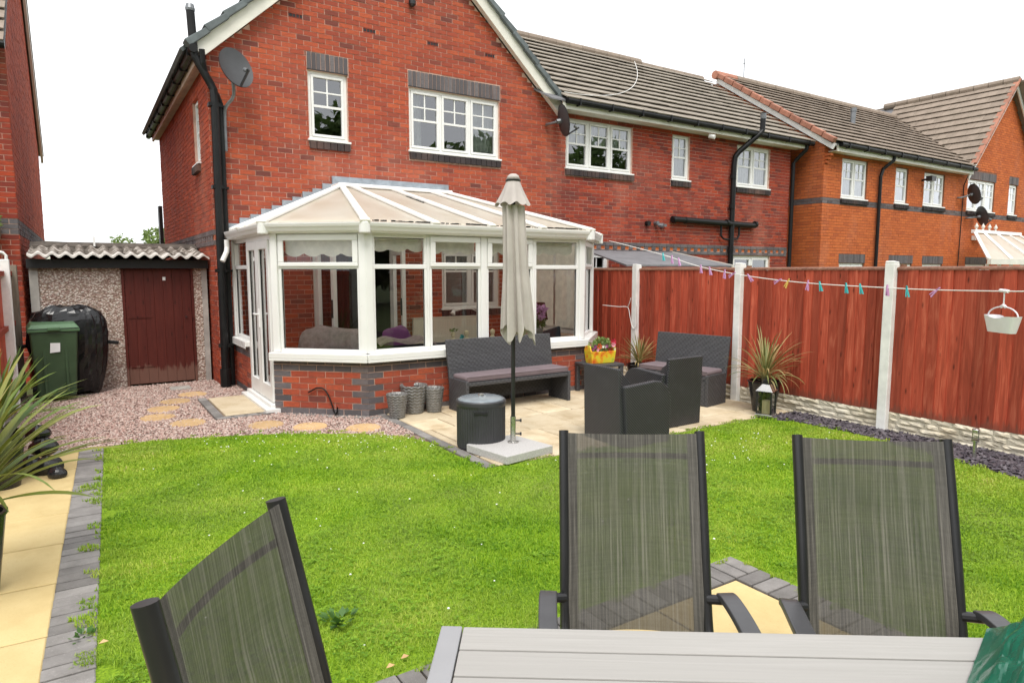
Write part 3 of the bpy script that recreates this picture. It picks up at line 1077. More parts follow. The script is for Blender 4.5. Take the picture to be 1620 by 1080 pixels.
# the room doors seen through the conservatory
fd = MB(); F0 = .06
u0, u1, z0, z1 = D_IN
fd.fbox(FW, u0, u0 + F0, z0, z1, -.09, -.02); fd.fbox(FW, u1 - F0, u1, z0, z1, -.09, -.02); fd.fbox(FW, u0 + F0, u1 - F0, z1 - F0, z1, -.09, -.02)
fdo = fd.build('french_door', M['upvc'], HG)
for hx, ang in ((u0 + .05, -82), (u1 - .05, -97)):
    fl = Fr(hx, 10.60, ang)
    m = MB(); w_ = .62
    m.fbox(fl, 0, .09, z0, z1 - .07, -.03, .03); m.fbox(fl, w_ - .09, w_, z0, z1 - .07, -.03, .03)
    m.fbox(fl, .09, w_ - .09, z0, z0 + .2, -.03, .03); m.fbox(fl, .09, w_ - .09, z1 - .16, z1 - .07, -.03, .03)
    lf = m.build('door_leaf', M['upvc'], fdo, bevel=.004)
    MB().quad([fl.pt(.09, z0 + .2, 0), fl.pt(w_ - .09, z0 + .2, 0), fl.pt(w_ - .09, z1 - .16, 0), fl.pt(.09, z1 - .16, 0)]).build('door_pane', M['glass_clear'], fdo)
    MB().fbox(fl, w_ - .06, w_ - .03, 1.0, 1.28, .03, .05).build('door_handle', M['dark_metal'], fdo)
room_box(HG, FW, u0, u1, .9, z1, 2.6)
cu = MB(); cu.grid(lambda s, t: (3.20 + .62 * s, 10.95 + .03 * math.sin(s * 40), .15 + 1.95 * t), 30, 1)
cu.build('brown_curtain', M['brown_curtain'], HG, smooth=True)
window(HG, FW, *W_IN[:2], W_IN[2], W_IN[3], (1, 1), split=.68)
room_box(HG, FW, *W_IN[:2], W_IN[2], W_IN[3], 1.6)
course_pieces(HG, FW, 5.40, 6.64, .91, 1.015, .108, 'brick_sill', 'sill_brick', -.1, .05)

# ================================================================== THE TERRACE
HT = thing('terraced_house', 'red brick terraced house with long grey tiled roof beyond the fence', 'house', (11.6, 10.64, 0))
TW = [(8.18, 9.95, 3.76, 4.74, (1, 1, 1)), (11.14, 11.70, 3.75, 4.75, (1,)), (13.33, 14.58, 3.75, 4.72, (1, 1))]
ops = []
for (a, b, c, d_, l_) in TW:
    ops += [(a, b, c, d_, True), (a - .02, b + .04, c - .15, c)]
ops += [(7.86, 15.42, 2.10, 2.325), (8.25, 9.33, 1.05, 2.09, True), (13.32, 14.74, .1, 2.09, True)]
brickwork(HT, FW, 15.42, 4.86, ops, 'brick_dark', 300, u_start=7.86, vis=lambda u, z: z > 2.4, shift=.01)
dentil_band(HT, FW, 7.88, 15.40, 2.10)
for i, (a, b, c, d_, l_) in enumerate(TW):
    window(HT, FW, a, b, c, d_, l_, curtain=[[(0, 1, .52, .98, .13)], [(0, 1, 0, 1, .12)], [(0, 1, 0, 1, .14)]][i])
    course_pieces(HT, FW, a - .02, b + .04, c - .145, c - .035, .108, 'brick_sill', 'sill_brick', -.1, .045)
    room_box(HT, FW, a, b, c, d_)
window(HT, FW, 8.25, 9.33, 1.05, 2.09, (1, 1))
room_box(HT, FW, 8.25, 9.33, 1.05, 2.09)
window(HT, FW, 13.32, 14.74, .12, 2.09, (1, 1), geo=False, name='patio_door')
room_box(HT, FW, 13.32, 14.74, .9, 2.09)
sw = MB(); sw.box(15.18, 15.42, 10.66, 17.4, 0, 4.9)
sw.prism([(10.4, 4.86), (17.6, 4.86), (14.0, 7.36)], 0, 15.20, 15.42)
sw.box(7.9, 15.4, 17.3, 17.5, 0, 4.9); sw.build('far_wall', M['brick_side'], HT)
tv = Vector((0, 3.67, 2.42)).normalized()


def rng_t(k):
    z = 4.98 + k * .33 * tv.z
    return (max(0, 7.98 - (z - 5.02) / .92) - 6.0 if z > 5.02 else 1.9, 9.86)


tile_roof(HT, (6.0, 10.31, 4.965), (1, 0, 0), tv, 13, .338, rng_t, 'tile_a')
dk = MB(); dk.hexa([(7.6, 10.33, 4.93), (15.84, 10.33, 4.93), (15.84, 13.99, 7.34), (5.2, 13.99, 7.34), (7.6, 10.33, 4.96), (15.84, 10.33, 4.96), (15.84, 13.99, 7.37), (5.2, 13.99, 7.37)])
dk.hexa([(5.2, 13.99, 7.34), (15.84, 13.99, 7.34), (15.84, 17.6, 4.93), (7.6, 17.6, 4.93), (5.2, 13.99, 7.37), (15.84, 13.99, 7.37), (15.84, 17.6, 4.96), (7.6, 17.6, 4.96)])
dk.build('roof_deck', M['felt'], HT)
for i in range(26):
    x = 4.9 + i * .42
    zz = 7.43 if x < 12.9 else 7.36
    if x > 15.7:
        break
    MB().tube([(x, 14.0, zz), (x + .41, 14.0, zz)], .11, 10).build('ridge_tile', M['tile_b'], HT)
MB().box(7.88, 15.62, 10.345, 10.375, 4.80, 4.965).build('fascia_board', M['upvc_old'], HT)
MB().box(7.88, 15.60, 10.375, 10.635, 4.805, 4.825).build('soffit_board', M['upvc_old'], HT)
g = MB(); g.tube([(7.93, 10.29, 4.945), (15.82, 10.29, 4.93)], .062, 12)
for i in range(10):
    g.box(8.2 + i * .82, 8.23 + i * .82, 10.22, 10.36, 4.87, 5.0)
g.build('gutter', M['black_pipe'], HT)
pipe(HT, [(15.60, 10.30, 4.93), (15.60, 10.32, 4.78), (15.50, 10.52, 4.55), (15.46, 10.58, 4.45), (15.46, 10.58, .0)], .05, name='downpipe')
pipe(HT, [(13.70, 10.22, 5.42), (13.68, 10.22, 5.02), (13.62, 10.24, 4.94), (13.22, 10.50, 4.52), (13.14, 10.54, 4.40), (13.12, 10.55, 4.2), (13.10, 10.55, .0)], .062, name='soil_pipe')
MB().tube([(13.69, 10.22, 5.40), (13.70, 10.22, 5.28)], .068, 12).build('pipe_cowl', M['grey_metal'], HT)
pipe(HT, [(11.10, 10.55, 2.87), (13.05, 10.55, 2.84), (13.98, 10.55, 2.83)], .066, name='branch_pipe')
MB().tube([(12.75, 10.56, 2.8), (12.75, 10.56, 2.55), (12.85, 10.56, 2.48), (13.1, 10.56, 2.46)], .025, 8).build('waste_pipe', M['black_pipe'], HT)
MB().tube([(13.4, 10.56, 2.8), (13.4, 10.56, 2.58), (13.35, 10.56, 2.5), (13.1, 10.56, 2.46)], .025, 8).build('waste_pipe', M['black_pipe'], HT)
for z in (3.9, 3.2, 2.2):
    MB().tube([(13.10, 10.55, z), (13.10, 10.55, z + .09)], .072, 12).build('pipe_collar', M['black_pipe'], HT)
for x in (11.12, 11.5, 12.9, 13.95):
    MB().tube([(x, 10.55, 2.86), (x + .07, 10.55, 2.86)], .076, 12).build('pipe_collar', M['black_pipe'], HT)
# cable across the slates, vent lamp, camera, outside tap box
cb = MB(); pts = []
for i in range(15):
    t = i / 14
    x = 7.95 + 5.0 * t; v = .15 + 4.1 * t ** 1.9
    p = Vector((6.0, 10.31, 4.965)) + Vector((x - 6.0, 0, 0)) + tv * v
    pts.append(p + Vector((0, -.03, .07)))
cb.tube(pts, .007, 6); cb.build('roof_cable', M['rope'], HT)
tp = MB(); tp.tube([(10.40, 10.64, 2.75), (10.40, 10.55, 2.75)], .055, 10); tp.build('vent_cap', M['black_pipe'], HT)
lm = MB(); lm.tube([(10.66, 10.64, 2.76), (10.66, 10.54, 2.76)], .05, 10); lm.tube([(10.68, 10.55, 2.72), (10.74, 10.46, 2.70)], [.045, .06], 10); lm.box(10.8, 10.95, 10.56, 10.62, 2.70, 2.75)
lm.build('flood_light', M['grey_metal'], HT)
MB().tube([(12.05, 10.40, 4.74), (12.10, 10.28, 4.70)], .05, 10).build('security_camera', M['upvc'], HT)
# lean-to roof behind the fence
cn = thing('garden_store', 'grey felt lean-to roof of a store peeping over the fence', 'shed', (9.4, 9.3, 0))
m = MB()
m.hexa([(8.05, 8.7, 1.80), (10.85, 8.7, 1.80), (10.85, 10.3, 2.10), (8.45, 10.3, 2.10), (8.05, 8.7, 1.83), (10.85, 8.7, 1.83), (10.85, 10.3, 2.13), (8.45, 10.3, 2.13)])
m.build('roof', M['felt'], cn)
MB().beam((10.87, 8.68, 1.815), (10.87, 10.3, 2.115), .025, .05).build('edge_trim', M['upvc_old'], cn)
MB().box(8.2, 10.8, 8.9, 10.2, 0, 1.78).build('wall', M['fence_old'], cn)

# ================================================================== THE ORANGE HOUSE
XO, YO = 16.0, 10.08
FO = Fr(XO, YO, 0)
HO = thing('orange_brick_house', 'orange brick house with grey string course and wing gable on the right', 'house', (XO + 5, YO, 0))
OW = [(.82, 2.03, 3.63, 4.65, (1, 1)), (3.49, 4.17, 3.64, 4.63, (1,)), (5.10, 6.35, 3.66, 4.62, (1, 1))]
GW = [(7.87, 9.81, 3.66, 4.64, (1, 1, 1)), (10.90, 11.55, 3.65, 4.67, (1,))]
ops = []
for (a, b, c, d_, l_) in OW + GW:
    ops += [(a, b, c, d_, True), (a - .03, b + .06, c - .14, c)]
for (a, b, c, d_, l_) in GW:
    ops.append((a - .03, b + .06, d_, d_ + .27))
LOW = [(.87, 2.14), (3.37, 4.71), (5.27, 6.56), (8.04, 9.58)]
for a, b in LOW:
    ops += [(a, b, 1.93, 2.18), (a + .03, b - .03, .9, 1.93, True)]
otop = lambda u: 4.86 if u < 7.72 else max(4.86, 7.86 - 1.08 * abs(u - 10.40))
bandz = (3.44, 3.60)


def omat(q):
    return 'brick_blue' if 3.42 < q[2] < 3.55 else 'brick_orange'


brickwork(HO, FO, 13.1, otop, ops, 'brick_orange', 0, mortar='mortar_orange', matfn=omat, u_start=.008)
FO2 = Fr(XO, 17.0, -90)
brickwork(HO, FO2, 6.912, lambda u: 4.86 + max(0, (6.92 - u + .1) * .66 if u > 3.45 else (u + .1) * .66), [], 'brick_orange', 0, mortar='mortar_orange', matfn=omat)
for (a, b, c, d_, l_) in OW + GW:
    window(HO, FO, a, b, c, d_, l_, curtain=[(0, 1, 0, 1, .12)] if a < 5 else [(0, .25, 0, 1, .12), (.75, 1, 0, 1, .12)])
    course_pieces(HO, FO, a - .03, b + .06, c - .135, c - .035, .108, 'brick_sill', 'sill_brick', -.1, .05)
    room_box(HO, FO, a, b, c, d_)
for (a, b, c, d_, l_) in GW:
    course_pieces(HO, FO, a - .03, b + .06, d_ + .012, d_ + .262, .075, 'brick_blue', 'lintel_brick', -.1, .003)
for a, b in LOW:
    course_pieces(HO, FO, a, b, 1.94, 2.17, .075, 'brick_blue', 'lintel_brick', -.1, .003)
    window(HO, FO, a + .03, b - .03, .9, 1.93, (1, 1), geo=False)
    room_box(HO, FO, a, b, .9, 1.93, 1.2)
cb = MB()
for i in range(3):
    cb.fbox(FO, .02, .14 - i * .0, 4.62 - i * .085, 4.68 - i * .085, -.1, .05 + .05 * (2 - i))
cb.build('corbel_brick', M['brick_orange'], HO)
ov = Vector((0, 3.72, 2.46)).normalized()


def rng_o(k):
    z = 4.95 + k * .31 * ov.z
    return (.05, min(7.75 + max(0, (z - 4.98)) / 1.08, 10.5))


tile_roof(HO, (XO - .12, 9.80, 4.93), (1, 0, 0), ov, 14, .322, rng_o, 'tile_b')
MB().hexa([(XO - .1, 9.82, 4.88), (23.6, 9.82, 4.88), (26.4, 13.5, 7.32), (XO - .1, 13.5, 7.32), (XO - .1, 9.82, 4.91), (23.6, 9.82, 4.91), (26.4, 13.5, 7.35), (XO - .1, 13.5, 7.35)]).build('roof_deck', M['felt'], HO)
wv = Vector((2.72, 0, 2.94)).normalized()


def rng_w(k):
    z = 4.98 + k * .322 * wv.z
    return (0.0, 3.9 if z > 7.2 else max(.0, (z - 4.93) / ov.z * ov.y) + .35)


tile_roof(HO, (23.62, 9.86, 4.98), (0, 1, 0), wv, 13, .316, rng_w, 'tile_b')
MB().hexa([(23.66, 9.9, 4.96), (26.4, 9.9, 7.92), (26.4, 16, 7.92), (23.66, 16, 4.96), (23.68, 9.9, 4.93), (26.4, 9.9, 7.88), (26.4, 16, 7.88), (23.68, 16, 4.93)]).build('roof_deck', M['felt'], HO)
MB().hexa([(26.4, 9.7, 7.98), (29.3, 9.7, 4.85), (29.3, 16, 4.85), (26.4, 16, 7.98), (26.4, 9.7, 7.92), (29.3, 9.7, 4.79), (29.3, 16, 4.79), (26.4, 16, 7.92)]).build('roof_slope', M['tile_b'], HO)
for i in range(12):
    MB().tube([(XO - .18 + i * .9, 13.52, 7.40), (XO + .70 + i * .9, 13.52, 7.40)], .12, 10).build('ridge_tile', M['terracotta'] if i < 1 else M['tile_b'], HO)
for i in range(10):
    MB().tube([(26.36, 9.82 + i * .44, 7.99), (26.36, 10.24 + i * .44, 7.99)], .12, 10).build('ridge_tile', M['tile_b'], HO)
bb = MB(); bb.beam((XO - .06, 9.78, 4.80), (XO - .06, 13.52, 7.27), .03, .15); bb.build('barge_board', M['upvc'], HO)
for i in range(12):
    a = Vector((XO - .09, 9.76, 4.93)) + ov * (i * .375); b = a + ov * .362
    MB().beam(a + Vector((0, 0, .02)), b + Vector((0, 0, .0)), .15, .13).build('verge_tile', M['terracotta'], HO, bevel=.015)
for sx in (-1, 1):
    q = MB(); q.prism([(26.40, 7.74), (26.40 + sx * 2.95, 7.74 - 2.95 * 1.08), (26.40 + sx * 2.95, 7.95 - 2.95 * 1.08), (26.40, 7.95)], 1, 9.88, 9.92)
    q.build('barge_board', M['upvc'], HO)
    for i in range(10):
        a = Vector((26.40, 9.87, 8.02)) + Vector((sx * .68, 0, -.735)) * (i * .40); b = a + Vector((sx * .68, 0, -.735)) * .42
        MB().beam(a, b, .16, .07, up=(sx * .735, 0, .68)).build('verge_tile', M['terracotta'], HO)
MB().box(XO + .15, 23.6, 9.83, 9.86, 4.72, 4.88).build('fascia_board', M['upvc_old'], HO)
MB().box(XO + .15, 23.6, 9.86, 10.07, 4.73, 4.75).build('soffit_board', M['upvc_old'], HO)
g = MB(); g.tube([(XO + .2, 9.77, 4.885), (23.62, 9.77, 4.87)], .062, 10)
for i in range(9):
    g.box(16.5 + i * .85, 16.53 + i * .85, 9.7, 9.84, 4.81, 4.94)
g.build('gutter', M['black_pipe'], HO)
pipe(HO, [(18.80, 9.78, 4.86), (18.80, 9.8, 4.72), (18.62, 9.98, 4.5), (18.55, 10.0, 4.3), (18.55, 10.0, 0)], .045, name='downpipe')
pipe(HO, [(23.50, 9.90, 4.8), (23.48, 10.03, 4.4), (23.46, 10.05, 0)], .014, name='aerial_cable')
vp = MB(); a = Vector((19.55, 9.8, 4.93)) + ov * 2.0
vp.tube([a + Vector((0, 0, .0)), a + Vector((.02, 0, .42))], .075, 12); vp.tube([a + Vector((.02, 0, .40)), a + Vector((.02, 0, .5))], .09, 12)
vp.build('roof_vent', M['grey_metal'], HO)
MB().box(XO + .05, 29, 16.8, 17, 0, 5).build('far_wall', M['brick_orange'], HO)
ob = MB(); ob.box(24.35, 24.62, 9.96, 10.07, 2.72, 2.86); ob.tube([(24.62, 10.0, 2.80), (24.85, 9.95, 2.84)], .07, 10); ob.build('flue_terminal', M['upvc'], HO)
fl = MB(); fl.tube([(20.95, 10.07, 4.37), (20.95, 9.9, 4.40)], .03, 8); fl.box(20.85, 21.10, 9.75, 9.92, 4.33, 4.47); fl.build('flood_light', M['dark_metal'], HO)
ae = thing('roof_aerial', 'thin TV aerial standing on the orange house ridge', 'aerial', (17.6, 13.9, 7.3))
q = MB(); q.tube([(17.6, 13.9, 7.3), (17.6, 13.9, 8.25)], .015, 6); q.tube([(17.35, 13.7, 8.0), (17.9, 14.1, 8.2)], .01, 6)
for i in range(6):
    q.tube([(17.40 + i * .09, 13.62 + i * .07, 8.02 + i * .033), (17.34 + i * .09, 13.86 + i * .07, 8.02 + i * .033)], .006, 5)
q.build('mast', M['grey_metal'], ae)
# its conservatory at the picture's edge
OC = thing('far_conservatory', 'cream conservatory roof with white bars beside the orange house', 'conservatory', (24.2, 8.7, 0))
e0, e1 = 2.05, 2.90
A = [(21.7, 8.5, e0), (27.6, 8.5, e0), (26.6, 9.6, e1), (23.4, 9.6, e1)]
MB().quad(A).build('roof_panel', M['poly'], OC)
rb = MB()
for a, b in (((21.7, 8.5), (23.4, 9.6)), ((23.2, 8.5), (24.0, 9.6)), ((24.7, 8.5), (24.9, 9.6)), ((26.2, 8.5), (25.8, 9.6)), ((27.6, 8.5), (26.6, 9.6))):
    rb.beam((a[0], a[1], e0 + .03), (b[0], b[1], e1 + .03), .09, .05)
rb.beam((23.3, 9.6, e1 + .05), (26.7, 9.6, e1 + .05), .12, .1)
rb.build('roof_bar', M['white_roof'], OC)
for i in range(4):
    MB().lathe((23.5 + i * .45, 9.6, e1 + .08), [(.05, 0), (.02, .05), (.06, .12), (.0, .24)], 8).build('finial', M['upvc_old'], OC)
MB().box(21.62, 27.7, 8.4, 8.5, e0 - .14, e0 + .01).build('gutter', M['upvc_old'], OC)
w = MB(); w.box(21.8, 27.5, 8.55, 8.62, 0, .7); w.build('dwarf_wall', M['brick_orange'], OC)
w = MB()
for i in range(8):
    w.box(21.8 + i * .8, 21.88 + i * .8, 8.55, 8.62, .7, 1.92)
w.build('frame', M['upvc'], OC)

# ================================================================== THE HOUSE ON THE LEFT
HL = thing('neighbour_house', 'red brick house at the left edge with dark brick band', 'house', (-3, 12.1, 0))
FL = Fr(-6.0, 12.1, 0)


def lmat(q):
    return 'brick_blue' if 2.20 < q[2] < 2.43 else 'brick_dark'


brickwork(HL, FL, 5.272, 4.82, [], 'brick_dark', 0, matfn=lmat)
FL2 = Fr(-.72, 12.1, 90)
brickwork(HL, FL2, 8.6, lambda u: 8.5 - .87 * abs(u - 4.3), [], 'brick_side', 0, u_start=.008, matfn=lambda q: 'brick_blue' if 2.20 < q[2] < 2.43 else 'brick_side')
lv = Vector((0, 4.3, 3.7)).normalized()
tile_roof(HL, (-6.0, 11.80, 4.85), (1, 0, 0), lv, 16, .338, lambda k: (2.5, 5.29), 'tile_b')
MB().hexa([(-6, 11.82, 4.80), (-.70, 11.82, 4.80), (-.70, 16.4, 8.60), (-6, 16.4, 8.60), (-6, 11.82, 4.83), (-.70, 11.82, 4.83), (-.70, 16.4, 8.63), (-6, 16.4, 8.63)]).build('roof_deck', M['felt'], HL)
MB().hexa([(-6, 16.4, 8.60), (-.62, 16.4, 8.60), (-.62, 21.0, 4.62), (-6, 21.0, 4.62), (-6, 16.4, 8.72), (-.62, 16.4, 8.72), (-.62, 21.0, 4.74), (-6, 21.0, 4.74)]).build('roof_slope', M['tile_b'], HL)
MB().beam((-.66, 16.4, 8.5), (-.66, 21.0, 4.52), .05, .2).build('barge_board', M['upvc_old'], HL)
MB().box(-6, -.80, 11.86, 11.89, 4.72, 4.86).build('fascia_board', M['upvc_old'], HL)
MB().tube([(-6, 11.78, 4.84), (-.70, 11.78, 4.83)], .062, 12).build('gutter', M['black_pipe'], HL)
MB().box(-6, -5.7, 12.4, 20.6, 0, 6).build('far_wall', M['brick_side'], HL)
hb = thing('hanging_planter', 'wooden hanging planter with green leaves on the left house wall', 'planter', (-1.05, 11.95, 2.2))
MB().box(-1.45, -.93, 11.86, 12.08, 2.22, 2.34).build('trough', M['fence_old'], hb)
q = MB()
for i in range(160):
    c = Vector((rnd.uniform(-1.45, -.9), rnd.uniform(11.8, 12.05), 2.34 + abs(rnd.gauss(0, .09)))); a = rnd.uniform(0, 6.28); s = rnd.uniform(.02, .04)
    q.quad([c, c + Vector((math.cos(a) * s, math.sin(a) * s, s * .5)), c + Vector((math.cos(a) * s * 2, math.sin(a) * s * 2, .01)), c + Vector((math.cos(a + .8) * s, math.sin(a + .8) * s, -.01))])
q.tube([(-1.2, 11.9, 2.4), (-1.1, 11.85, 2.75), (-1.0, 11.82, 2.88)], .01, 5)
for i in range(14):
    c = Vector((-1.12 + rnd.uniform(-.1, .14), 11.83, 2.78 + rnd.uniform(-.1, .12))); s = .04
    q.quad([c, c + Vector((s, .01, s * .6)), c + Vector((s * 1.8, 0, 0)), c + Vector((s, -.01, -s * .5))])
q.build('foliage', M['leaf_light'], hb)
ar = thing('clothes_airer', 'white tubular airer frame above the left fence', 'airer', (-1.1, 11.6, 0))
MB().tube([(-1.5, 11.5, 2.12), (-1.2, 11.5, 2.05), (-.88, 11.5, 1.97), (-.85, 11.5, 1.93), (-.85, 11.5, 0)], .02, 8).tube([(-1.5, 11.5, 1.97), (-.87, 11.5, 1.97)], .012, 6).build('frame', M['upvc'], ar)

# ================================================================== THE GARAGE
GA = thing('garage', 'pebble-dashed concrete garage with corrugated roof between the houses', 'garage', (.5, 11.3, 0))
w = MB()
w.box(-.50, .49, 11.30, 11.38, 0, 1.86); w.box(1.43, 1.57, 11.30, 11.38, 0, 1.86); w.box(.49, 1.43, 11.30, 11.38, 1.76, 1.86)
w.box(-.58, -.50, 11.4, 16.5, 0, 1.86); w.box(1.52, 1.60, 11.4, 16.5, 0, 1.86); w.box(-.5, 1.55, 16.4, 16.5, 0, 2.1)
w.build('wall_panel', M['dash'], GA)
MB().box(-.60, -.50, 11.27, 11.40, 0, 1.88).build('corner_post', M['concrete'], GA)
MB().box(1.57, 1.645, 11.27, 11.40, 0, 1.88).build('corner_post', M['concrete'], GA)
MB().box(-.62, 1.66, 11.20, 11.26, 1.76, 1.885).build('fascia_board', M['lacquer_black'], GA)
d = MB(); n = 7
door = None
for i in range(n):
    a = .53 + i * .126
    q = MB(); q.box(a, a + .1245, 11.295, 11.325, .03, 1.75)
    if door is None:
        door = MB().box(.535, 1.405, 11.326, 11.35, .04, 1.74).build('door', M['door_wood'], GA)
    q.build('door_board', M['door_wood'], door, bevel=.003)
fr_ = MB(); fr_.box(.49, .525, 11.28, 11.33, 0, 1.78); fr_.box(1.415, 1.45, 11.28, 11.33, 0, 1.78); fr_.box(.525, 1.415, 11.28, 11.33, 1.752, 1.79)
fr_.build('door_frame', M['door_wood'], GA)
h = MB()
for z in (.28, 1.02):
    h.box(.54, .86, 11.286, 11.295, z, z + .03)
h.build('strap_hinge', M['door_wood'], door)
MB().tube([(1.33, 11.295, 1.02), (1.33, 11.27, 1.02)], .012, 8).build('latch', M['dark_metal'], door)
MB().box(1.03, 1.07, 11.288, 11.295, 1.58, 1.63).build('number_plate', M['upvc'], door)
# corrugated sheets, ridge on top
def corr(mb, x0, x1, y0, z0, y1, z1, th=.012, per=.165, am=.028):
    n = int((x1 - x0) / per * 12)
    for off in (0, th):
        mb.grid(lambda s, t: (x0 + (x1 - x0) * s, y0 + (y1 - y0) * t, z0 + (z1 - z0) * t + am * math.cos(2 * PI * (x0 + (x1 - x0) * s) / per) + off), n, 3)
    mb.grid(lambda s, t: (x0 + (x1 - x0) * s, y0, z0 + am * math.cos(2 * PI * (x0 + (x1 - x0) * s) / per) + th * t), n, 1)


for i, (a, b) in enumerate(((-.60, .20), (.19, .98), (.97, 1.66))):
    zz0 = 1.925 + .006 * (i % 2)
    q = MB(); corr(q, a, b, 11.06 - .01 * i, zz0, 12.42, 2.10, per=.158, am=.024)
    sh_ = q.build('roof_sheet', M['asbestos'], GA, smooth=True)
    q = MB(); corr(q, a + .002, b - .002, 11.045 - .01 * i, zz0 - .004, 11.20, zz0 + .022, th=.024, per=.158, am=.024)
    q.build('pale_sheet_strip', M['sheet_edge'], sh_, smooth=True)  # added clean strip that gives the sheet its pale front edge
q = MB(); corr(q, -.6, 1.66, 12.6, 2.12, 16.6, 2.0); q.build('roof_sheet', M['asbestos_dirty'], GA, smooth=True)
q = MB(); q.prism([(12.25, 2.10), (12.5, 2.17), (12.8, 2.13), (12.8, 2.10), (12.5, 2.13), (12.25, 2.07)], 0, -.62, 1.66); q.build('ridge_cap', M['asbestos_dirty'], GA)
v = MB()
for i in range(260):
    x = rnd.uniform(-.55, 1.6); y = rnd.uniform(11.25, 12.4); z = 1.945 + (y - 11.06) * .129 + .0; s = rnd.uniform(.015, .05)
    x = round(x / .21) * .21 + .105 + rnd.gauss(0, .02)
    v.lathe((x, y, z - .03), [(s, 0), (s * .8, s * .4), (0, s * .6)], 6)
stuff(v.build('moss', M['asbestos_dirty'], GA))
MB().box(.19, .215, 12.2, 12.24, 2.10, 2.25).build('bracket', M['upvc'], GA)

# ------------------------------------------------------------------ far things behind the garage
fh = thing('far_bungalow', 'pale gabled roof far away above the garage roof', 'house', (-1, 60, 0))
MB().prism([(-8, 3.9), (-.5, 4.45), (8, 3.5), (8, 0), (-8, 0)], 1, 60, 68).build('wall', M['cream_wall'], fh) if False else None
MB().prism([(-4.2, 3.05), (-3.0, 3.75), (-1.8, 3.05), (-1.8, 0), (-4.2, 0)], 1, 58, 66).build('wall', M['upvc_old'], fh)
MB().hexa([(-3.0, 57.6, 3.78), (2.5, 57.6, 3.55), (2.5, 60, 3.4), (-3.0, 60, 3.4), (-3.0, 57.6, 3.88), (2.5, 57.6, 3.65), (2.5, 60, 3.5), (-3, 60, 3.5)]).build('roof', M['tile_a'], fh)
MB().beam((-4.3, 57.7, 3.05), (-3.0, 57.7, 3.86), .12, .14).build('barge_board', M['upvc'], fh)
MB().box(1.74, 1.82, 19.0, 19.3, 0, 3.35).build('downpipe', M['black_pipe'], HG)


def leafmass(mb, c, r, n, s0, s1, rng=rnd):
    for i in range(n):
        while True:
            p = Vector((rng.uniform(-1, 1), rng.uniform(-1, 1), rng.uniform(-1, 1)))
            if .25 < p.length < 1:
                break
        p = Vector((c[0] + p.x * r[0], c[1] + p.y * r[1], c[2] + p.z * r[2]))
        a = Vector((rng.gauss(0, 1), rng.gauss(0, 1), rng.gauss(0, .7))).normalized()
        b = a.cross(Vector((rng.gauss(0, 1), rng.gauss(0, 1), rng.gauss(0, 1)))).normalized()
        s = rng.uniform(s0, s1)
        mb.quad([p - a * s, p - b * s * .45, p + a * s, p + b * s * .45])


tr = thing('garden_tree', 'small leafy tree top showing above the garage roof', 'tree', (2.3, 24, 0))
MB().tube([(2.3, 24, 0), (2.35, 24.1, 1.5), (2.3, 24, 3)], [.12, .09, .04], 8).build('trunk', M['fence_old'], tr)
q = MB()
for i in range(9):
    leafmass(q, (1.9 + rnd.uniform(-.8, .9), 24 + rnd.uniform(-.5, .5), 2.35 + rnd.uniform(-.3, .45)), (.4, .4, .35), 130, .05, .11)
q.build('crown', M['leaf_light'], tr)
# trees behind the viewer, which the upstairs panes mirror
q = MB()
for i in range(24):
    x = -22 + i * 2.5 + rnd.uniform(-1, 1); yy = -19 + rnd.uniform(-2, 2); hh = rnd.uniform(7.5, 11.5)
    hh += .9
    q.tube([(x, yy, 0), (x + .2, yy, hh * .5), (x, yy, hh * .9)], [.3, .2, .06], 7)
    for k in range(20):
        leafmass(q, (x + rnd.gauss(0, 1.7), yy + rnd.gauss(0, 1), rnd.uniform(.12, .95) * hh), (1.4, 1.4, 1.2), 110, .25, .5)
stuff(q.build('tree_belt', M['leaf']), 'belt of dark green trees mirrored in the upstairs windows', 'trees')
# ================================================================== THE CONSERVATORY
CO = thing('conservatory', 'white conservatory with dwarf brick wall and glazed hipped roof', 'conservatory', (4.4, 8.8, 0))
PA, PB, PC, PD, PE, PF = (1.90, 10.64), (1.90, 8.24), (2.78, 7.40), (6.05, 7.40), (6.92, 8.24), (6.92, 10.64)


def seg(p, q):
    dx, dy = q[0] - p[0], q[1] - p[1]
    return Fr(p[0], p[1], math.degrees(math.atan2(dy, dx))), math.hypot(dx, dy)


def dwarf_mats(L, left_q, right_q):
    """blue bricks: the two top courses, the base course and toothed quoins"""
    def f(q):
        k = round(q[2] / .075)
        if k in (0, 8, 7):
            return 'brick_blue'
        if left_q and q[0] < .02:
            return 'brick_blue'
        if right_q and q[1] > L - .02 and q[0] > L - .24:
            return 'brick_blue'
        return 'brick'
    return f


ZS = .675
SEGS = [(PA, PB), (PB, PC), (PC, PD), (PD, PE), (PE, PF)]
frs = [seg(*s) for s in SEGS]
for i, (fr, L) in enumerate(frs):
    if i == 0:
        brickwork(CO, fr, 1.04, ZS, [], 'brick', 30, matfn=lambda q: 'brick_blue' if round(q[2] / .075) in (0, 7, 8) else 'brick', name='brickwork')
    else:
        brickwork(CO, fr, L, ZS, [], 'brick', [0, 110, 190, 20, 0][i], matfn=dwarf_mats(L, i in (1, 2, 3), i in (1, 2, 3)), name='brickwork', shift=[0, .0, .03, 0, 0][i])
# floor inside
MB().quad([(1.95, 10.6, .12), (1.95, 8.25, .12), (2.8, 7.46, .12), (6.03, 7.46, .12), (6.87, 8.25, .12), (6.87, 10.6, .12)]).build('floor', M['pvc_floor'], CO)

ZT, ZH, ZC = 1.745, 2.16, .745       # transom, head, sill top


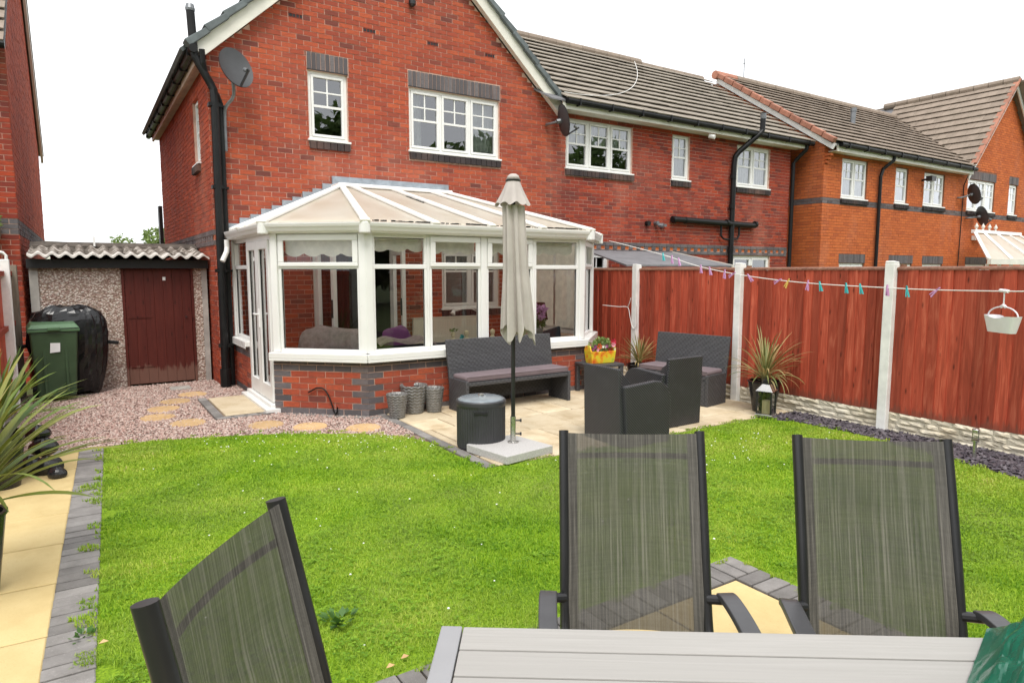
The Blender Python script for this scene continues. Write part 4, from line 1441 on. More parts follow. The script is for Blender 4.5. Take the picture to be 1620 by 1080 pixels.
def bay(fr, a, b, top='fixed', bars=False):
    """one glazed bay between two posts: lower pane, transom, top light"""
    d = -.03; F = .035
    m = MB()
    m.fbox(fr, a, b, ZC, ZC + .045, d - .06, d); m.fbox(fr, a, b, ZT, ZT + .055, d - .06, d); m.fbox(fr, a, b, ZH - .045, ZH, d - .06, d)
    m.fbox(fr, a, a + F, ZC + .045, ZT, d - .06, d); m.fbox(fr, b - F, b, ZC + .045, ZT, d - .06, d)
    m.fbox(fr, a, a + F, ZT + .055, ZH - .045, d - .06, d); m.fbox(fr, b - F, b, ZT + .055, ZH - .045, d - .06, d)
    w = m.build('window', M['upvc'], CO, bevel=.006)
    g = d - .03
    MB().quad([fr.pt(a + F, ZC + .045, g), fr.pt(b - F, ZC + .045, g), fr.pt(b - F, ZT, g), fr.pt(a + F, ZT, g)]).build('pane', M['glass_clear'], w)
    ta, tb, t0, t1 = a + F, b - F, ZT + .055, ZH - .045
    if top == 'open':
        S = .048
        q = MB(); e = d + .022
        A, B, C0, C1 = a + .012, b - .012, ZT + .03, ZH - .015
        q.fbox(fr, A, B, C1 - S - .02, C1, d + .001, e); q.fbox(fr, A, B, C0, C0 + S, d + .001, e)
        q.fbox(fr, A, A + S + .02, C0 + S, C1 - S - .02, d + .001, e); q.fbox(fr, B - S - .02, B, C0 + S, C1 - S - .02, d + .001, e)
        q.build('casement', M['upvc'], w, bevel=.006)
        ta, tb, t0, t1 = A + S, B - S, C0 + S, C1 - S
    MB().quad([fr.pt(ta, t0, g), fr.pt(tb, t0, g), fr.pt(tb, t1, g), fr.pt(ta, t1, g)]).build('pane', M['glass_clear'], w)
    # black gasket round the lower pane
    k = MB(); G0 = .007
    k.fbox(fr, a + F, b - F, ZT - G0, ZT, g, g + .012); k.fbox(fr, a + F, a + F + G0, ZC + .045, ZT - G0, g, g + .012); k.fbox(fr, b - F - G0, b - F, ZC + .045, ZT - G0, g, g + .012)
    k.fbox(fr, ta, tb, t1 - G0, t1, g, g + .012)
    k.build('gasket', M['lacquer_black'], w)
    return w


def post(fr, u, w, z0=ZC, z1=ZH, d0=-.10, d1=.0):
    m = MB(); m.fbox(fr, u - w / 2, u + w / 2, z0, z1, d0, d1); m.build('corner_post', M['upvc'], CO, bevel=.012)


fA, LA = frs[0]; fB, LB_ = frs[1]; fC, LC = frs[2]; fD, LD = frs[3]; fE, LE = frs[4]
# left side: a narrow window, then the double doors
bay(fA, .06, 1.02)
post(fA, .03, .06)
z0, z1 = .10, ZH
m = MB()
m.fbox(fA, 1.02, 1.09, z0, z1, -.09, -.015); m.fbox(fA, 2.32, 2.40, z0, z1, -.09, -.015); m.fbox(fA, 1.09, 2.32, z1 - .06, z1, -.09, -.015); m.fbox(fA, 1.02, 2.40, .02, z0, -.09, .05)
dd = m.build('double_door', M['upvc'], CO, bevel=.005)
for a, b in ((1.095, 1.70), (1.71, 2.315)):
    q = MB(); S = .10
    q.fbox(fA, a, a + S, z0 + .01, z1 - .065, -.075, .005); q.fbox(fA, b - S, b, z0 + .01, z1 - .065, -.075, .005)
    q.fbox(fA, a + S, b - S, z0 + .01, z0 + .20, -.075, .005); q.fbox(fA, a + S, b - S, z1 - .17, z1 - .065, -.075, .005)
    q.build('door_leaf', M['upvc'], dd, bevel=.006)
    MB().quad([fA.pt(a + S, z0 + .2, -.03), fA.pt(b - S, z0 + .2, -.03), fA.pt(b - S, z1 - .17, -.03), fA.pt(a + S, z1 - .17, -.03)]).build('pane', M['glass_clear'], dd)
    k = MB(); k.fbox(fA, a + S, a + S + .008, z0 + .2, z1 - .17, -.03, -.016); k.fbox(fA, b - S - .008, b - S, z0 + .2, z1 - .17, -.03, -.016)
    k.build('gasket', M['lacquer_black'], dd)
hm = MB(); hm.fbox(fA, 1.735, 1.765, 1.0, 1.24, .005, .016); hm.tube([fA.pt(1.75, 1.17, .016), fA.pt(1.75, 1.17, .05), fA.pt(1.63, 1.17, .05)], .011, 8)
hm.build('door_handle', M['white_roof'], dd)
MB().fbox(fA, .98, 2.45, -.02, .055, -.09, .12).build('threshold', M['upvc'], CO, bevel=.006)
# facet, front, right facet, right side
post(fB, .045, .09); post(fB, LB_ - .045, .09)
bay(fB, .09, LB_ - .09, 'open')
for u, w_ in ((.045, .09), (LC - .045, .09)):
    post(fC, u, w_)
m4 = (4.385 - PC[0]); mA = (3.595 - PC[0]); mB = (5.175 - PC[0])
post(fC, m4, .085, d1=-.012); post(fC, mA, .03, d1=-.022); post(fC, mB, .03, d1=-.022)
bay(fC, .09, mA - .015); bay(fC, mA + .015, m4 - .0425, 'open'); bay(fC, m4 + .0425, mB - .015, 'open'); bay(fC, mB + .015, LC - .09)
post(fD, .045, .09); post(fD, LD - .045, .09)
bay(fD, .09, LD - .09, 'open')
for i in range(3):
    bay(fE, .06 + i * .79, .06 + (i + 1) * .79 - .03); post(fE, .03 + i * .79, .06)
# sills (one board per side), eaves beam, gutter
for i, (fr, L) in enumerate(frs):
    a, b = (0, 1.02) if i == 0 else (-.02, L + .02)
    s = MB(); s.fbox(fr, a, b, ZS + .002, ZC + .0, -.11, .075 if i else .055); s.fbox(fr, a, b, ZS - .028, ZS + .002, .045, .075 if i else .055)
    s.build('sill', M['upvc'], CO, bevel=.006)
    e = MB(); e.fbox(fr, 0, L, ZH, ZH + .045, -.11, -.012); e.build('eaves_beam', M['upvc'], CO)


def offset(d):
    """the eaves outline pushed out by d"""
    t = math.tan(R(22.0)) * d
    return [(PA[0] - d, PA[1] - .005), (PB[0] - d, PB[1] - t), (PC[0] - t, PC[1] - d), (PD[0] + t, PD[1] - d), (PE[0] + d, PE[1] - t), (PF[0] + d, PF[1] - .005)]


prof = [(.012, 2.205), (.055, 2.165), (.085, 2.185), (.10, 2.215), (.115, 2.235), (.125, 2.265), (.125, 2.278), (.105, 2.278), (.09, 2.225), (.03, 2.225)]
for i in range(5):
    g = MB(); n = len(prof); b0 = []
    rings = [offset(d) for d, z in prof]
    for k in range(n):
        g.v.append((*rings[k][i], prof[k][1]))
    for k in range(n):
        g.v.append((*rings[k][i + 1], prof[k][1]))
    for k in range(n):
        j = (k + 1) % n
        g.f.append((k, j, n + j, n + k)); g.m.append(0)
    g.build('gutter', M['upvc'], CO)
for i in (1, 2, 3, 4):
    p = offset(.07)[i]; MB().lathe((p[0], p[1], 2.155), [(.062, 0), (.066, .01), (.066, .12), (.060, .125)], 14).build('gutter_joint', M['upvc'], CO)
MB().tube([(1.80, 10.36, 2.17), (1.80, 10.36, 2.06), (1.79, 10.34, 2.0), (1.72, 10.30, 1.86)], .036, 12).build('gutter_outlet', M['upvc'], CO, smooth=False)
# roof
RL, RR = (3.50, 10.30, 3.03), (5.38, 10.30, 3.03)
ZE = 2.285
E6 = [(x, y, ZE) for x, y in offset(.055)]
RLw, RRw = (3.50, 10.63, 3.03), (5.38, 10.63, 3.03)


def lerp(a, b, t):
    return tuple(a[i] + (b[i] - a[i]) * t for i in range(3))


def panel(pts):
    MB().quad(pts).build('roof_panel', M['poly'], CO)


def bar(a, b, w=.075, h=.045, cap=True):
    va, vb = Vector(a), Vector(b)
    t = (vb - va).normalized()
    m = MB(); m.beam(va + Vector((0, 0, .028)), vb + t * .02 + Vector((0, 0, .028)), w, h); m.build('roof_bar', M['white_roof'], CO, bevel=.012)
    k = MB(); k.beam(va - Vector((0, 0, .035)), vb - Vector((0, 0, .035)), w * .8, .05); k.build('inner_bar', M['upvc'], CO)
    if cap:
        c = MB(); e = vb + t * .0
        c.beam(e - t * .02 + Vector((0, 0, .015)), e + t * .065 + Vector((0, 0, -.005)), w * 1.25, .075, w2=w * 1.35, h2=.085); c.build('bar_end_cap', M['upvc_old'], CO, bevel=.012)


left_pts = [E6[0], lerp(E6[0], E6[1], .5), E6[1]]
panel([left_pts[0], left_pts[1], RL, RLw]); panel([left_pts[1], left_pts[2], RL])
panel([E6[1], E6[2], RL])
fx = [E6[2], (3.64, E6[2][1], ZE), (4.44, E6[2][1], ZE), (5.24, E6[2][1], ZE), E6[3]]
rx = [RL, (3.93, 10.30, 3.03), (4.44, 10.30, 3.03), (4.95, 10.30, 3.03), RR]
rx = [RL, (3.66, 10.30, 3.03), (4.35, 10.30, 3.03), (5.05, 10.30, 3.03), RR]
for i in range(4):
    panel([fx[i], fx[i + 1], rx[i + 1], rx[i]])
panel([E6[3], E6[4], RR]); panel([E6[4], E6[5], RRw, RR])
bar(RLw, (E6[0][0], E6[0][1] - .03, ZE), .06); bar(lerp(RL, RLw, .2), left_pts[1]); bar(RL, left_pts[2], .09)
for i in range(5):
    bar(rx[i], fx[i], .09 if i in (0, 4) else .075)
bar(RR, E6[4], .09); bar(RRw, (E6[5][0], E6[5][1] - .03, ZE), .06)
MB().box(3.44, 5.44, 10.24, 10.63, 3.03, 3.09).build('ridge', M['white_roof'], CO, bevel=.015)
MB().box(3.46, 5.55, 10.605, 10.634, 3.085, 3.23).build('ridge_flashing', M['lead'], CO)
# stepped lead flashing, one piece to each course
for i in range(10):
    t = i / 10
    x = 1.88 + (3.46 - 1.88) * t; z = 2.36 + (3.10 - 2.36) * t
    MB().box(x, x + .165, 10.618 - .002 * (i % 2), 10.6345, z - .09, z + .065 + .015 * (i % 2)).build('flashing_step', M['lead'], CO)
for i in range(8):
    t = i / 8
    x = 6.98 - (6.98 - 5.5) * t; z = 2.36 + (3.06 - 2.36) * t
    MB().box(x - .19, x, 10.618 - .002 * (i % 2), 10.6345, z - .08, z + .07).build('flashing_step', M['lead'], CO)
# dark debris along the eaves and bars
q = MB()
for i in range(150):
    x = rnd.choice([rnd.uniform(2.85, 3.6), rnd.uniform(3.7, 4.4), rnd.uniform(4.5, 5.2), rnd.uniform(5.3, 6.0)]); s = rnd.uniform(.006, .018)
    q.box(x, x + s * 3, 7.36, 7.36 + s, ZE + .012, ZE + .012 + s)
for i in range(26):
    t = .22 + .2 * i / 26
    p = lerp(rx[2], fx[2], t); s = rnd.uniform(.006, .015)
    q.box(p[0] - .062, p[0] - .062 + s * 1.5, p[1], p[1] + s * 3, p[2] + .002, p[2] + s)
stuff(q.build('moss_debris', M['lacquer_black'], CO))
# hose looped over a hook on the facet wall
hz = MB(); pts = []
for i in range(22):
    t = i / 21
    u = .42 + .42 * t; z = .12 + .23 * math.sin(min(1, t * 1.02) * PI) ** .6 if t > .28 else .30 + .05 * math.sin(t / .28 * PI / 2)
    u = .46 + .36 * t
    pts.append(fB.pt(u, max(.02, .33 - 1.6 * max(0, t - .45) ** 2.2 * 1.0 - .06 * (1 - min(1, t / .3))), .03))
pts += [fB.pt(.83, .10, .03), fB.pt(.82, .03, .04)]
hz.tube(pts, .009, 8)
ho = hz.build('garden_hose', M['black_pipe'], None, smooth=True); tag(ho, 'thin black hose looped on the dwarf wall beside the doors', 'hose')

# ------------------------------------------------------------------ inside the conservatory
def blind(fr, a, b, lab, drop=.24):
    m = MB(); n = 40; w = b - a

    def f(s, t):
        sc_ = .045 * abs(math.sin(s * w / .24 * PI)) ** .8
        zb = ZH - .05 - drop + .045 - sc_
        return fr.pt(a + w * s, ZH - .03 + (zb - ZH + .03) * t, -.16)
    m.grid(f, n, 1)
    m.tube([fr.pt(a, ZH - .045, -.16), fr.pt(b, ZH - .045, -.16)], .02, 8)
    o = m.build('roller_blind', M['cream_blind']); tag(o, lab, 'blind')


blind(fB, .12, LB_ - .12, 'cream scalloped blind in the angled window beside the doors', .22)
blind(fC, .12, mA - .02, 'cream scalloped blind, leftmost along the long front windows', .16)
blind(fC, mA + .03, m4 - .06, 'cream scalloped blind, second along the long front windows', .18)
blind(fC, m4 + .06, mB - .03, 'cream scalloped blind behind the folded parasol', .18)
blind(fC, mB + .03, LC - .12, 'cream scalloped blind, rightmost of the long front windows', .17)
# closed blinds down the right-hand side make a pale wall
for i in range(3):
    u0 = .07 + i * .79
    m = MB(); m.grid(lambda s, t: fE.pt(u0 + .73 * s, .78 + 1.34 * t, -.17 - .004 * math.sin(t * 30)), 2, 12)
    tag(m.build('roller_blind', M['cream_blind'], smooth=True), ['cream closed blind on the right side, nearest the corner', 'cream closed blind on the right side, middle one', 'cream closed blind on the right side, nearest the house'][i], 'blind')
m = MB(); m.grid(lambda s, t: fD.pt(.1 + (LD - .2) * s, .9 + 1.22 * t, -.17), 2, 2)
tag(m.build('roller_blind', M['cream_blind']), 'cream closed blind in the narrow right-hand facet', 'blind')


def pillow(name, c, sx, sy, sz, mat, rot=(0, 0, 0), lab=None, cat=None, nz=.02, parent=None):
    m = MB()
    def f(u, v):
        th = u * 2 * PI; ph = (v - .5) * PI
        ex = .45
        sg = lambda x, e: math.copysign(abs(x) ** e, x)
        p = Vector((sx * sg(math.cos(ph), ex) * sg(math.cos(th), ex), sy * sg(math.cos(ph), ex) * sg(math.sin(th), ex), sz * sg(math.sin(ph), .8)))
        p += Vector((0, 0, nz * math.sin(p.x * 21) * math.cos(p.y * 17)))
        return p
    m.grid(f, 28, 14)
    mt = Matrix.Translation(c) @ Matrix.Rotation(rot[2], 4, 'Z') @ Matrix.Rotation(rot[1], 4, 'Y') @ Matrix.Rotation(rot[0], 4, 'X')
    m.v = [tuple(mt @ Vector(v)) for v in m.v]
    o = m.build(name, M[mat], parent, smooth=True)
    if lab:
        tag(o, lab, cat)
    return o


so = thing('sofa', 'charcoal sofa inside the conservatory along the front windows', 'sofa', (3.6, 7.9, .12))
MB().box(2.75, 4.75, 7.62, 8.35, .2, .55).build('base', M['sofa'], so, bevel=.04, seg=3)
MB().box(2.75, 4.75, 7.56, 7.72, .5, .80).build('backrest', M['sofa'], so, bevel=.06, seg=3)
MB().box(2.62, 2.86, 7.66, 8.35, .2, .78).build('arm', M['sofa'], so, bevel=.06, seg=3)
s2 = thing('armchair', 'grey draped seat behind the angled conservatory window', 'armchair', (2.5, 8.6, .12))
MB().box(2.12, 2.72, 8.15, 8.9, .2, .58).build('base', M['sofa'], s2, bevel=.05, seg=3)
# grey throws
def cloth(name, pts_fn, lab, mat='throw', n=34):
    m = MB(); m.grid(pts_fn, n, n // 2); o = m.build(name, M[mat], smooth=True); tag(o, lab, 'throw'); return o


pillow('throw', fB.pt(.62, .74, -.42), .46, .22, .27, 'throw', (0, R(4), fB.a), 'grey fleece throw heaped behind the angled window', 'throw', .03)
(lambda *a: None)('throw', lambda s, t: fB.pt(.12 + .95 * s + .04 * math.sin(t * 6), .60 + .46 * math.sin(min(1, s * 1.15 + .05) * PI) ** .42 * (1 - .10 * t) - .0 + .012 * math.sin(s * 31 + t * 9), -.22 - .5 * t), 'grey fleece throw heaped behind the angled window')
cloth('throw', lambda s, t: (3.0 + 1.5 * s, 7.54 + .24 * t + .02 * math.sin(s * 17), .80 + .06 * math.sin(s * 5.2 + .4) + .03 * math.sin(s * 19) + .05 * t - .03 * abs(t - .5)), 'grey blanket laid along the sofa back behind the front window')
pillow('cushion', (3.52, 8.25, .80), .20, .08, .18, 'purple', (R(-20), 0, R(12)), 'purple cushion on the sofa behind the front window', 'cushion')
# radiator under the inner window
ra = thing('radiator', 'cream panel radiator on the brick wall inside the conservatory', 'radiator', (5.45, 10.5, .3))
m = MB(); m.box(4.78, 6.12, 10.48, 10.55, .34, .90)
m.build('panel', M['white_enamel'], ra, bevel=.012)
m = MB()
for i in range(38):
    m.box(4.81 + i * .0345, 4.825 + i * .0345, 10.472, 10.48, .40, .85)
m.build('fin', M['white_enamel'], ra)
MB().box(4.78, 6.12, 10.47, 10.60, .895, .91).build('top_grille', M['white_enamel'], ra)
# window ledge toys
tg = MB(); tg.lathe((4.02, 7.60, .79), [(.03, 0), (.035, .04), (.015, .07), (.03, .10), (.03, .13), (0, .15)], 10)
tag(tg.build('toy_figure', M['candle']), 'small yellow toy figure, leftmost on the conservatory sill', 'toy', None)
for x, l in ((4.62, 'small yellow toy figure beside the white post inside'), (4.22, 'small yellow toy figure, middle one on the conservatory sill')):
    tg = MB(); tg.lathe((x, 7.60, .79), [(.03, 0), (.035, .05), (.02, .07), (.035, .11), (.03, .14), (0, .16)], 10); tag(tg.build('toy_figure', M['candle']), l, 'toy')
gt = MB(); leafmass(gt, (4.03, 7.6, .955), (.07, .03, .02), 60, .01, .02); tag(gt.build('toy_palm', M['leaf_light']), 'tiny green toy palm top on the conservatory sill', 'toy')
bt = MB(); leafmass(bt, (4.14, 7.58, .86), (.035, .02, .04), 50, .012, .022); tag(bt.build('toy_creature', M['peg_blue']), 'small blue toy on the conservatory sill', 'toy')
# vase with pink flowers, black lamp, on the ledge at the right
va = thing('flower_vase', 'pink lilies in a patterned vase inside the right front window', 'vase', (5.38, 7.62, .75))
MB().box(5.30, 5.43, 7.55, 7.66, .755, .92).build('vase', M['silver_pot'], va, bevel=.01)
q = MB(); leafmass(q, (5.38, 7.62, 1.00), (.13, .1, .12), 140, .025, .05); q.build('leaves', M['leaf'], va)
q = MB()
for c in ((5.42, 7.58, 1.08), (5.30, 7.6, 1.14), (5.46, 7.6, 1.18), (5.38, 7.63, 1.20)):
    leafmass(q, c, (.06, .05, .06), 60, .02, .04)
q.build('petals', M['peg_pink'], va)
la = thing('table_lamp', 'black shaded table lamp inside the right front window', 'lamp', (5.85, 8.3, .12))
MB().lathe((5.85, 8.3, .98), [(.17, 0), (.12, .26), (.118, .26), (.165, .0)], 24, cap0=False, cap1=False).build('lamp_shade', M['brown_curtain'], la, smooth=True)
MB().lathe((5.85, 8.3, .62), [(.09, 0), (.09, .02), (.03, .06), (.05, .2), (.02, .4)], 16).build('stem', M['dark_metal'], la)
tb2 = thing('corner_table', 'dark side table under the black lamp inside', 'table', (5.85, 8.3, .12))
MB().box(5.5, 6.25, 8.0, 8.6, .58, .62).build('top', M['dark_metal'], tb2)
for x in (5.53, 6.18):
    for y_ in (8.03, 8.53):
        MB().box(x, x + .05, y_, y_ + .05, .12, .58).build('leg', M['dark_metal'], tb2)
dc = thing('dark_chair', 'dark upholstered chair inside behind the pink flowers', 'chair', (5.6, 7.85, .12))
MB().box(5.35, 5.85, 7.62, 7.95, .2, .60).build('seat', M['sofa'], dc, bevel=.04)
MB().hexa([(5.42, 7.70, .6), (5.85, 7.66, .6), (5.85, 7.72, .6), (5.42, 7.76, .6), (5.52, 7.66, .86), (5.80, 7.63, .93), (5.80, 7.68, .93), (5.52, 7.71, .86)]).build('backrest', M['sofa'], dc, bevel=.02)
rl = thing('reading_lamp', 'white arched reading lamp below the inner window', 'lamp', (6.0, 10.4, .9))
MB().tube([(6.05, 10.4, .91), (5.98, 10.38, 1.0), (5.85, 10.36, 1.05), (5.62, 10.35, 1.05)], .008, 8).tube([(5.64, 10.35, 1.05), (5.50, 10.34, 1.03)], .02, 8).tube([(5.50, 10.34, 1.04), (5.46, 10.33, .97)], [.02, .05], 10).build('arm', M['upvc'], rl)
import mathutils
# ================================================================== FENCE ON THE RIGHT
XF = 7.28
post_me = None
PY_ = [7.60, 5.67, 3.73, 1.80, -.13, -2.06]
plab = ['white concrete fence post behind the corner cordyline', 'white concrete fence post beside the rattan loveseat', 'white concrete fence post nearest the dining chairs', 'white concrete fence post at the right edge', 'white concrete fence post out at the lower right', 'white concrete fence post farthest right']
plab[0] = 'white concrete fence post nearest the conservatory, behind the spiky corner plant'
RF = thing('garden_fence', 'tall red boarded fence with white concrete posts along the right side', 'fence', (XF, 3.7, 0))
for i, y in enumerate(PY_[:5]):
    m = MB(); m.box(XF - .085, XF + .025, y - .05, y + .05, -.05, 1.80)
    m.hexa([(XF - .085, y - .05, 1.80), (XF + .025, y - .05, 1.80), (XF + .025, y + .05, 1.80), (XF - .085, y + .05, 1.80), (XF - .082, y - .046, 1.828), (XF + .022, y - .046, 1.818), (XF + .022, y + .046, 1.818), (XF - .082, y + .046, 1.828)])
    m.build('concrete_post', M['concrete_white'], RF, bevel=.008)
    MB().box(XF + .026, XF + .07, y - .10, y - .051, 1.72, 1.79).build('packer', M['fence_cap'], RF)
MB().box(7.19, 7.30, 9.50, 9.60, -.05, 1.72).build('timber_post', M['fence_old'], RF, bevel=.006)
bm = {}


def board_mesh(w, h):
    k = (round(w, 3), round(h, 2))
    if k not in bm:
        m = MB()       # feather edge: thick at one side, thin at the other, a little warped
        n = 6
        for i in range(n):
            z0, z1 = h * i / n, h * (i + 1) / n
            m.hexa([(-.019, 0, z0), (.004, 0, z0), (.004, w, z0), (-.004, w, z0), (-.019, 0, z1), (.004, 0, z1), (.004, w, z1), (-.004, w, z1)])
        bm[k] = m.mesh('board', M['fence'])
    return bm[k]


for i in range(5):
    y1 = [9.50, 7.55, 5.62, 3.68, 1.75][i]; y0 = [7.65, 5.72, 3.78, 1.85, -.08][i]
    r = MB()
    for z in (.35, .95, 1.6):
        r.box(XF + .01, XF + .045, y0, y1, z, z + .06)
    t = r.build('panel', M['fence_old'], RF)
    n = 17; st = (y1 - y0) / n
    for k in range(n):
        w = st + .018
        o = place(board_mesh(w, 1.53), 'board', t, (XF - .008 + rnd.uniform(-.003, .003), y0 + k * st - .006, .205 + rnd.uniform(-.006, .004)))
        o.rotation_euler = (R(rnd.uniform(-.2, .2)), R(rnd.uniform(-.15, .15)), R(1.2 + rnd.uniform(-.4, .4)))
    c = MB(); c.hexa([(XF - .035, y0, 1.732), (XF + .04, y0, 1.732), (XF + .04, y1, 1.732), (XF - .035, y1, 1.732), (XF - .03, y0, 1.752), (XF + .03, y0, 1.768), (XF + .03, y1, 1.768), (XF - .03, y1, 1.752)])
    c.build('capping', M['fence_cap'], t)
    # rock-faced gravel board: courses of uneven stone cast in one plank
    g = MB().box(XF - .012, XF + .03, y0, y1, -.05, .205).build('gravel_board', M['rockface'], RF)
    z = -.03
    for row in range(4):
        h = [.062, .055, .06, .058][row]
        yy = y0
        while yy < y1 - .02:
            w = rnd.uniform(.12, .38); ye = min(y1, yy + w); s = rnd.uniform(.008, .026)
            m = MB()
            nn = max(2, int((ye - yy) / .04))
            hs = [[s + rnd.uniform(-.008, .008) for _ in range(4)] for _ in range(nn + 1)]

            def f(a, b):
                ia = min(nn, int(round(a * nn))); ib = int(round(b * 3))
                edge = .0 if (ia in (0, nn) or ib in (0, 3)) else 1
                return (XF - .013 - (hs[ia][ib] if edge else .003), yy + .004 + (ye - yy - .008) * a + (rnd.uniform(-.006, .006) if edge else 0), z + .003 + (h - .006) * b)
            m.grid(f, nn, 3)
            m.build('stone', M['rockface'], g)
            yy = ye
        z += h
# slate chippings
def chips(name, poly_fn, n, mat, s0, s1, flat, z, lab, cat, tilt=.5):
    V = []; Fc = []
    k = 0
    base = np.array([[-1, -.6, -.5], [1, -.5, -.5], [.8, .6, -.5], [-.7, .7, -.5], [-.8, -.4, .5], [.9, -.3, .5], [.6, .5, .5], [-.6, .5, .5]])
    fs = np.array([[0, 1, 5, 4], [1, 2, 6, 5], [2, 3, 7, 6], [3, 0, 4, 7], [4, 5, 6, 7]])
    while k < n:
        x, y = poly_fn()
        if x is None:
            continue
        s = nrg.uniform(s0, s1); a = nrg.uniform(0, 6.28); tx, ty = nrg.normal(0, tilt, 2)
        p = base * nrg.uniform(.75, 1.25, (8, 3)) * np.array([s, s * nrg.uniform(.5, .9), s * flat])
        rz = np.array([[math.cos(a), -math.sin(a), 0], [math.sin(a), math.cos(a), 0], [0, 0, 1]])
        rx = np.array([[1, 0, 0], [0, math.cos(tx), -math.sin(tx)], [0, math.sin(tx), math.cos(tx)]])
        ry = np.array([[math.cos(ty), 0, math.sin(ty)], [0, 1, 0], [-math.sin(ty), 0, math.cos(ty)]])
        p = p @ (rz @ rx @ ry).T + np.array([x, y, z + nrg.uniform(0, s * .6)])
        V.append(p); Fc.append(fs + k * 8); k += 1
    V = np.concatenate(V); Fc = np.concatenate(Fc)
    me = bpy.data.meshes.new(name)
    me.vertices.add(len(V)); me.vertices.foreach_set('co', V.astype(np.float32).ravel())
    me.loops.add(Fc.size); me.loops.foreach_set('vertex_index', Fc.astype(np.int32).ravel())
    me.polygons.add(len(Fc)); me.polygons.foreach_set('loop_start', np.arange(0, Fc.size, 4, dtype=np.int32)); me.polygons.foreach_set('loop_total', np.full(len(Fc), 4, np.int32))
    me.materials.append(M[mat]); me.update(calc_edges=True)
    o = bpy.data.objects.new(name, me); COL.objects.link(o)
    return stuff(o, lab, cat)


def slate_pt():
    y = nrg.uniform(.6, 4.78)
    xe = np.interp(y, [.6, 2.14, 2.9, 3.65, 4.45, 4.78], [6.43, 6.47, 6.62, 6.82, 6.80, 6.62])
    x = nrg.uniform(6.4, 7.24)
    return (x, y) if x > xe + nrg.uniform(-.03, .03) else (None, None)


chips('slate_chippings', slate_pt, 7500, 'slate', .014, .034, .16, .0, 'plum slate chippings along the foot of the fence', 'slate chips', .35)


def gravel_pt():
    x, y = nrg.uniform(-.75, 2.9), nrg.uniform(6.35, 11.3)
    if x > 1.88 and y > 7.40 + max(0, (2.78 - x)) * .95 - .0:
        return None, None
    if x < .10 and y < 7.50:
        return None, None
    edge = np.interp(x, [.0, .5, 1.14, 1.67, 2.35, 2.72, 2.9], [7.53, 7.53, 7.33, 7.11, 6.69, 6.30, 6.0])
    if y < edge or (1.20 < x < 1.86 and 8.2 < y < 9.57):
        return None, None
    return x, y


chips('pink_gravel', gravel_pt, 26000, 'pebble', .007, .016, .75, -.002, 'pink and buff gravel in front of the garage', 'gravel', .6)

# stepping stones
ssl = [('nearest the conservatory steps flag, to its lower left', .93, 8.20), ('second up the row towards the garage', .66, 8.70), ('third up the row towards the garage', .77, 9.20), ('fourth up the row towards the garage', .95, 9.66), ('closest to the black drainpipe', 1.22, 10.10),
       ('leftmost along the lawn edge', 1.65, 7.62), ('middle one along the lawn edge', 2.04, 7.26), ('rightmost along the lawn edge', 2.52, 6.88)]
for l, x, y in ssl:
    m = MB(); r0 = .19
    ph = rnd.uniform(0, 6)
    m.lathe((x, y, 0), [(r0, -.03), (r0 * 1.0, .000), (r0 * .95, .011), (0.001, .012)], 26, wob=lambda a, z: 1 + .025 * math.sin(3 * a + ph) + .015 * math.sin(7 * a))
    tag(m.build('stepping_stone', M['step_stone']), 'round buff stepping stone ' + l, 'stepping stone', 'round stepping stones in the gravel')
tag(MB().box(1.00, 1.27, 10.58, 10.85, -.02, .02).build('grey_slab', M['concrete'], bevel=.008), 'small grey slab in gravel before the garage door', 'slab')
df = thing('doorstep_paving', 'sandstone flag with grey block edge outside the conservatory doors', 'paving flag', (1.55, 8.9, 0))
place(slab_mesh('flag', .50, 1.26, .05, M['flag'], .008, .004), 'flag', df, (1.59, 8.92, .025))
for j in range(7):
    place(blk, 'edging_block', df, (1.27, 8.32 + j * .203, .02))
for j in range(4):
    place(tb, 'edging_block', df, (1.33 + j * .15, 8.22, .018))
for j in range(8):
    place(tb, 'edging_block', df, (1.86 + 0 * j, 8.30 + j * .16, .018))

# ================================================================== LEFT FENCE, BIN, COVERED BARBECUE
XL = -.80
LF = thing('garden_fence', 'dark red fence with white concrete post at the left edge', 'fence', (XL, 8.5, 0))
for i, y in enumerate((10.08, 8.12, 6.16)):
    MB().box(XL - .02, XL + .08, y - .05, y + .05, 0, 1.86).build('concrete_post', M['concrete_white'], LF, bevel=.008)
MB().box(XL - .02, XL + .08, 11.08, 11.2, 0, 1.80).build('timber_post', M['fence_old'], LF, bevel=.006)
for i in range(3):
    y0 = [10.14, 8.18, 6.22][i]; y1 = [11.08, 10.02, 8.06][i]
    r = MB()
    for z in (.35, 1.0, 1.66):
        r.box(XL - .012, XL + .03, y0, y1, z, z + .06)
    t = r.build('panel', M['fence'], LF)
    n = int((y1 - y0) / .11); st = (y1 - y0) / n
    for k in range(n):
        place(board_mesh(st + .015, 1.53), 'board', t, (XL - .02, y0 + k * st, .2), R(-1))
    MB().box(XL - .03, XL + .03, y0, y1, 0, .2).build('gravel_board', M['concrete'], LF)
bn = thing('wheelie_bin', 'green wheelie bin with white sticker before the garage', 'bin', (-.36, 10.72, 0), R(4))
m = MB(); m.hexa([(-.21, -.24, .06), (.21, -.24, .06), (.21, .24, .06), (-.21, .24, .06), (-.265, -.30, .94), (.265, -.30, .94), (.265, .30, .94), (-.265, .30, .94)])
body = m.build('body', M['bin_green'], bn, local=True, bevel=.03, seg=3)
m = MB(); m.box(-.285, .285, -.32, .32, .93, .975); m.build('rim', M['bin_lid'], bn, local=True, bevel=.012)
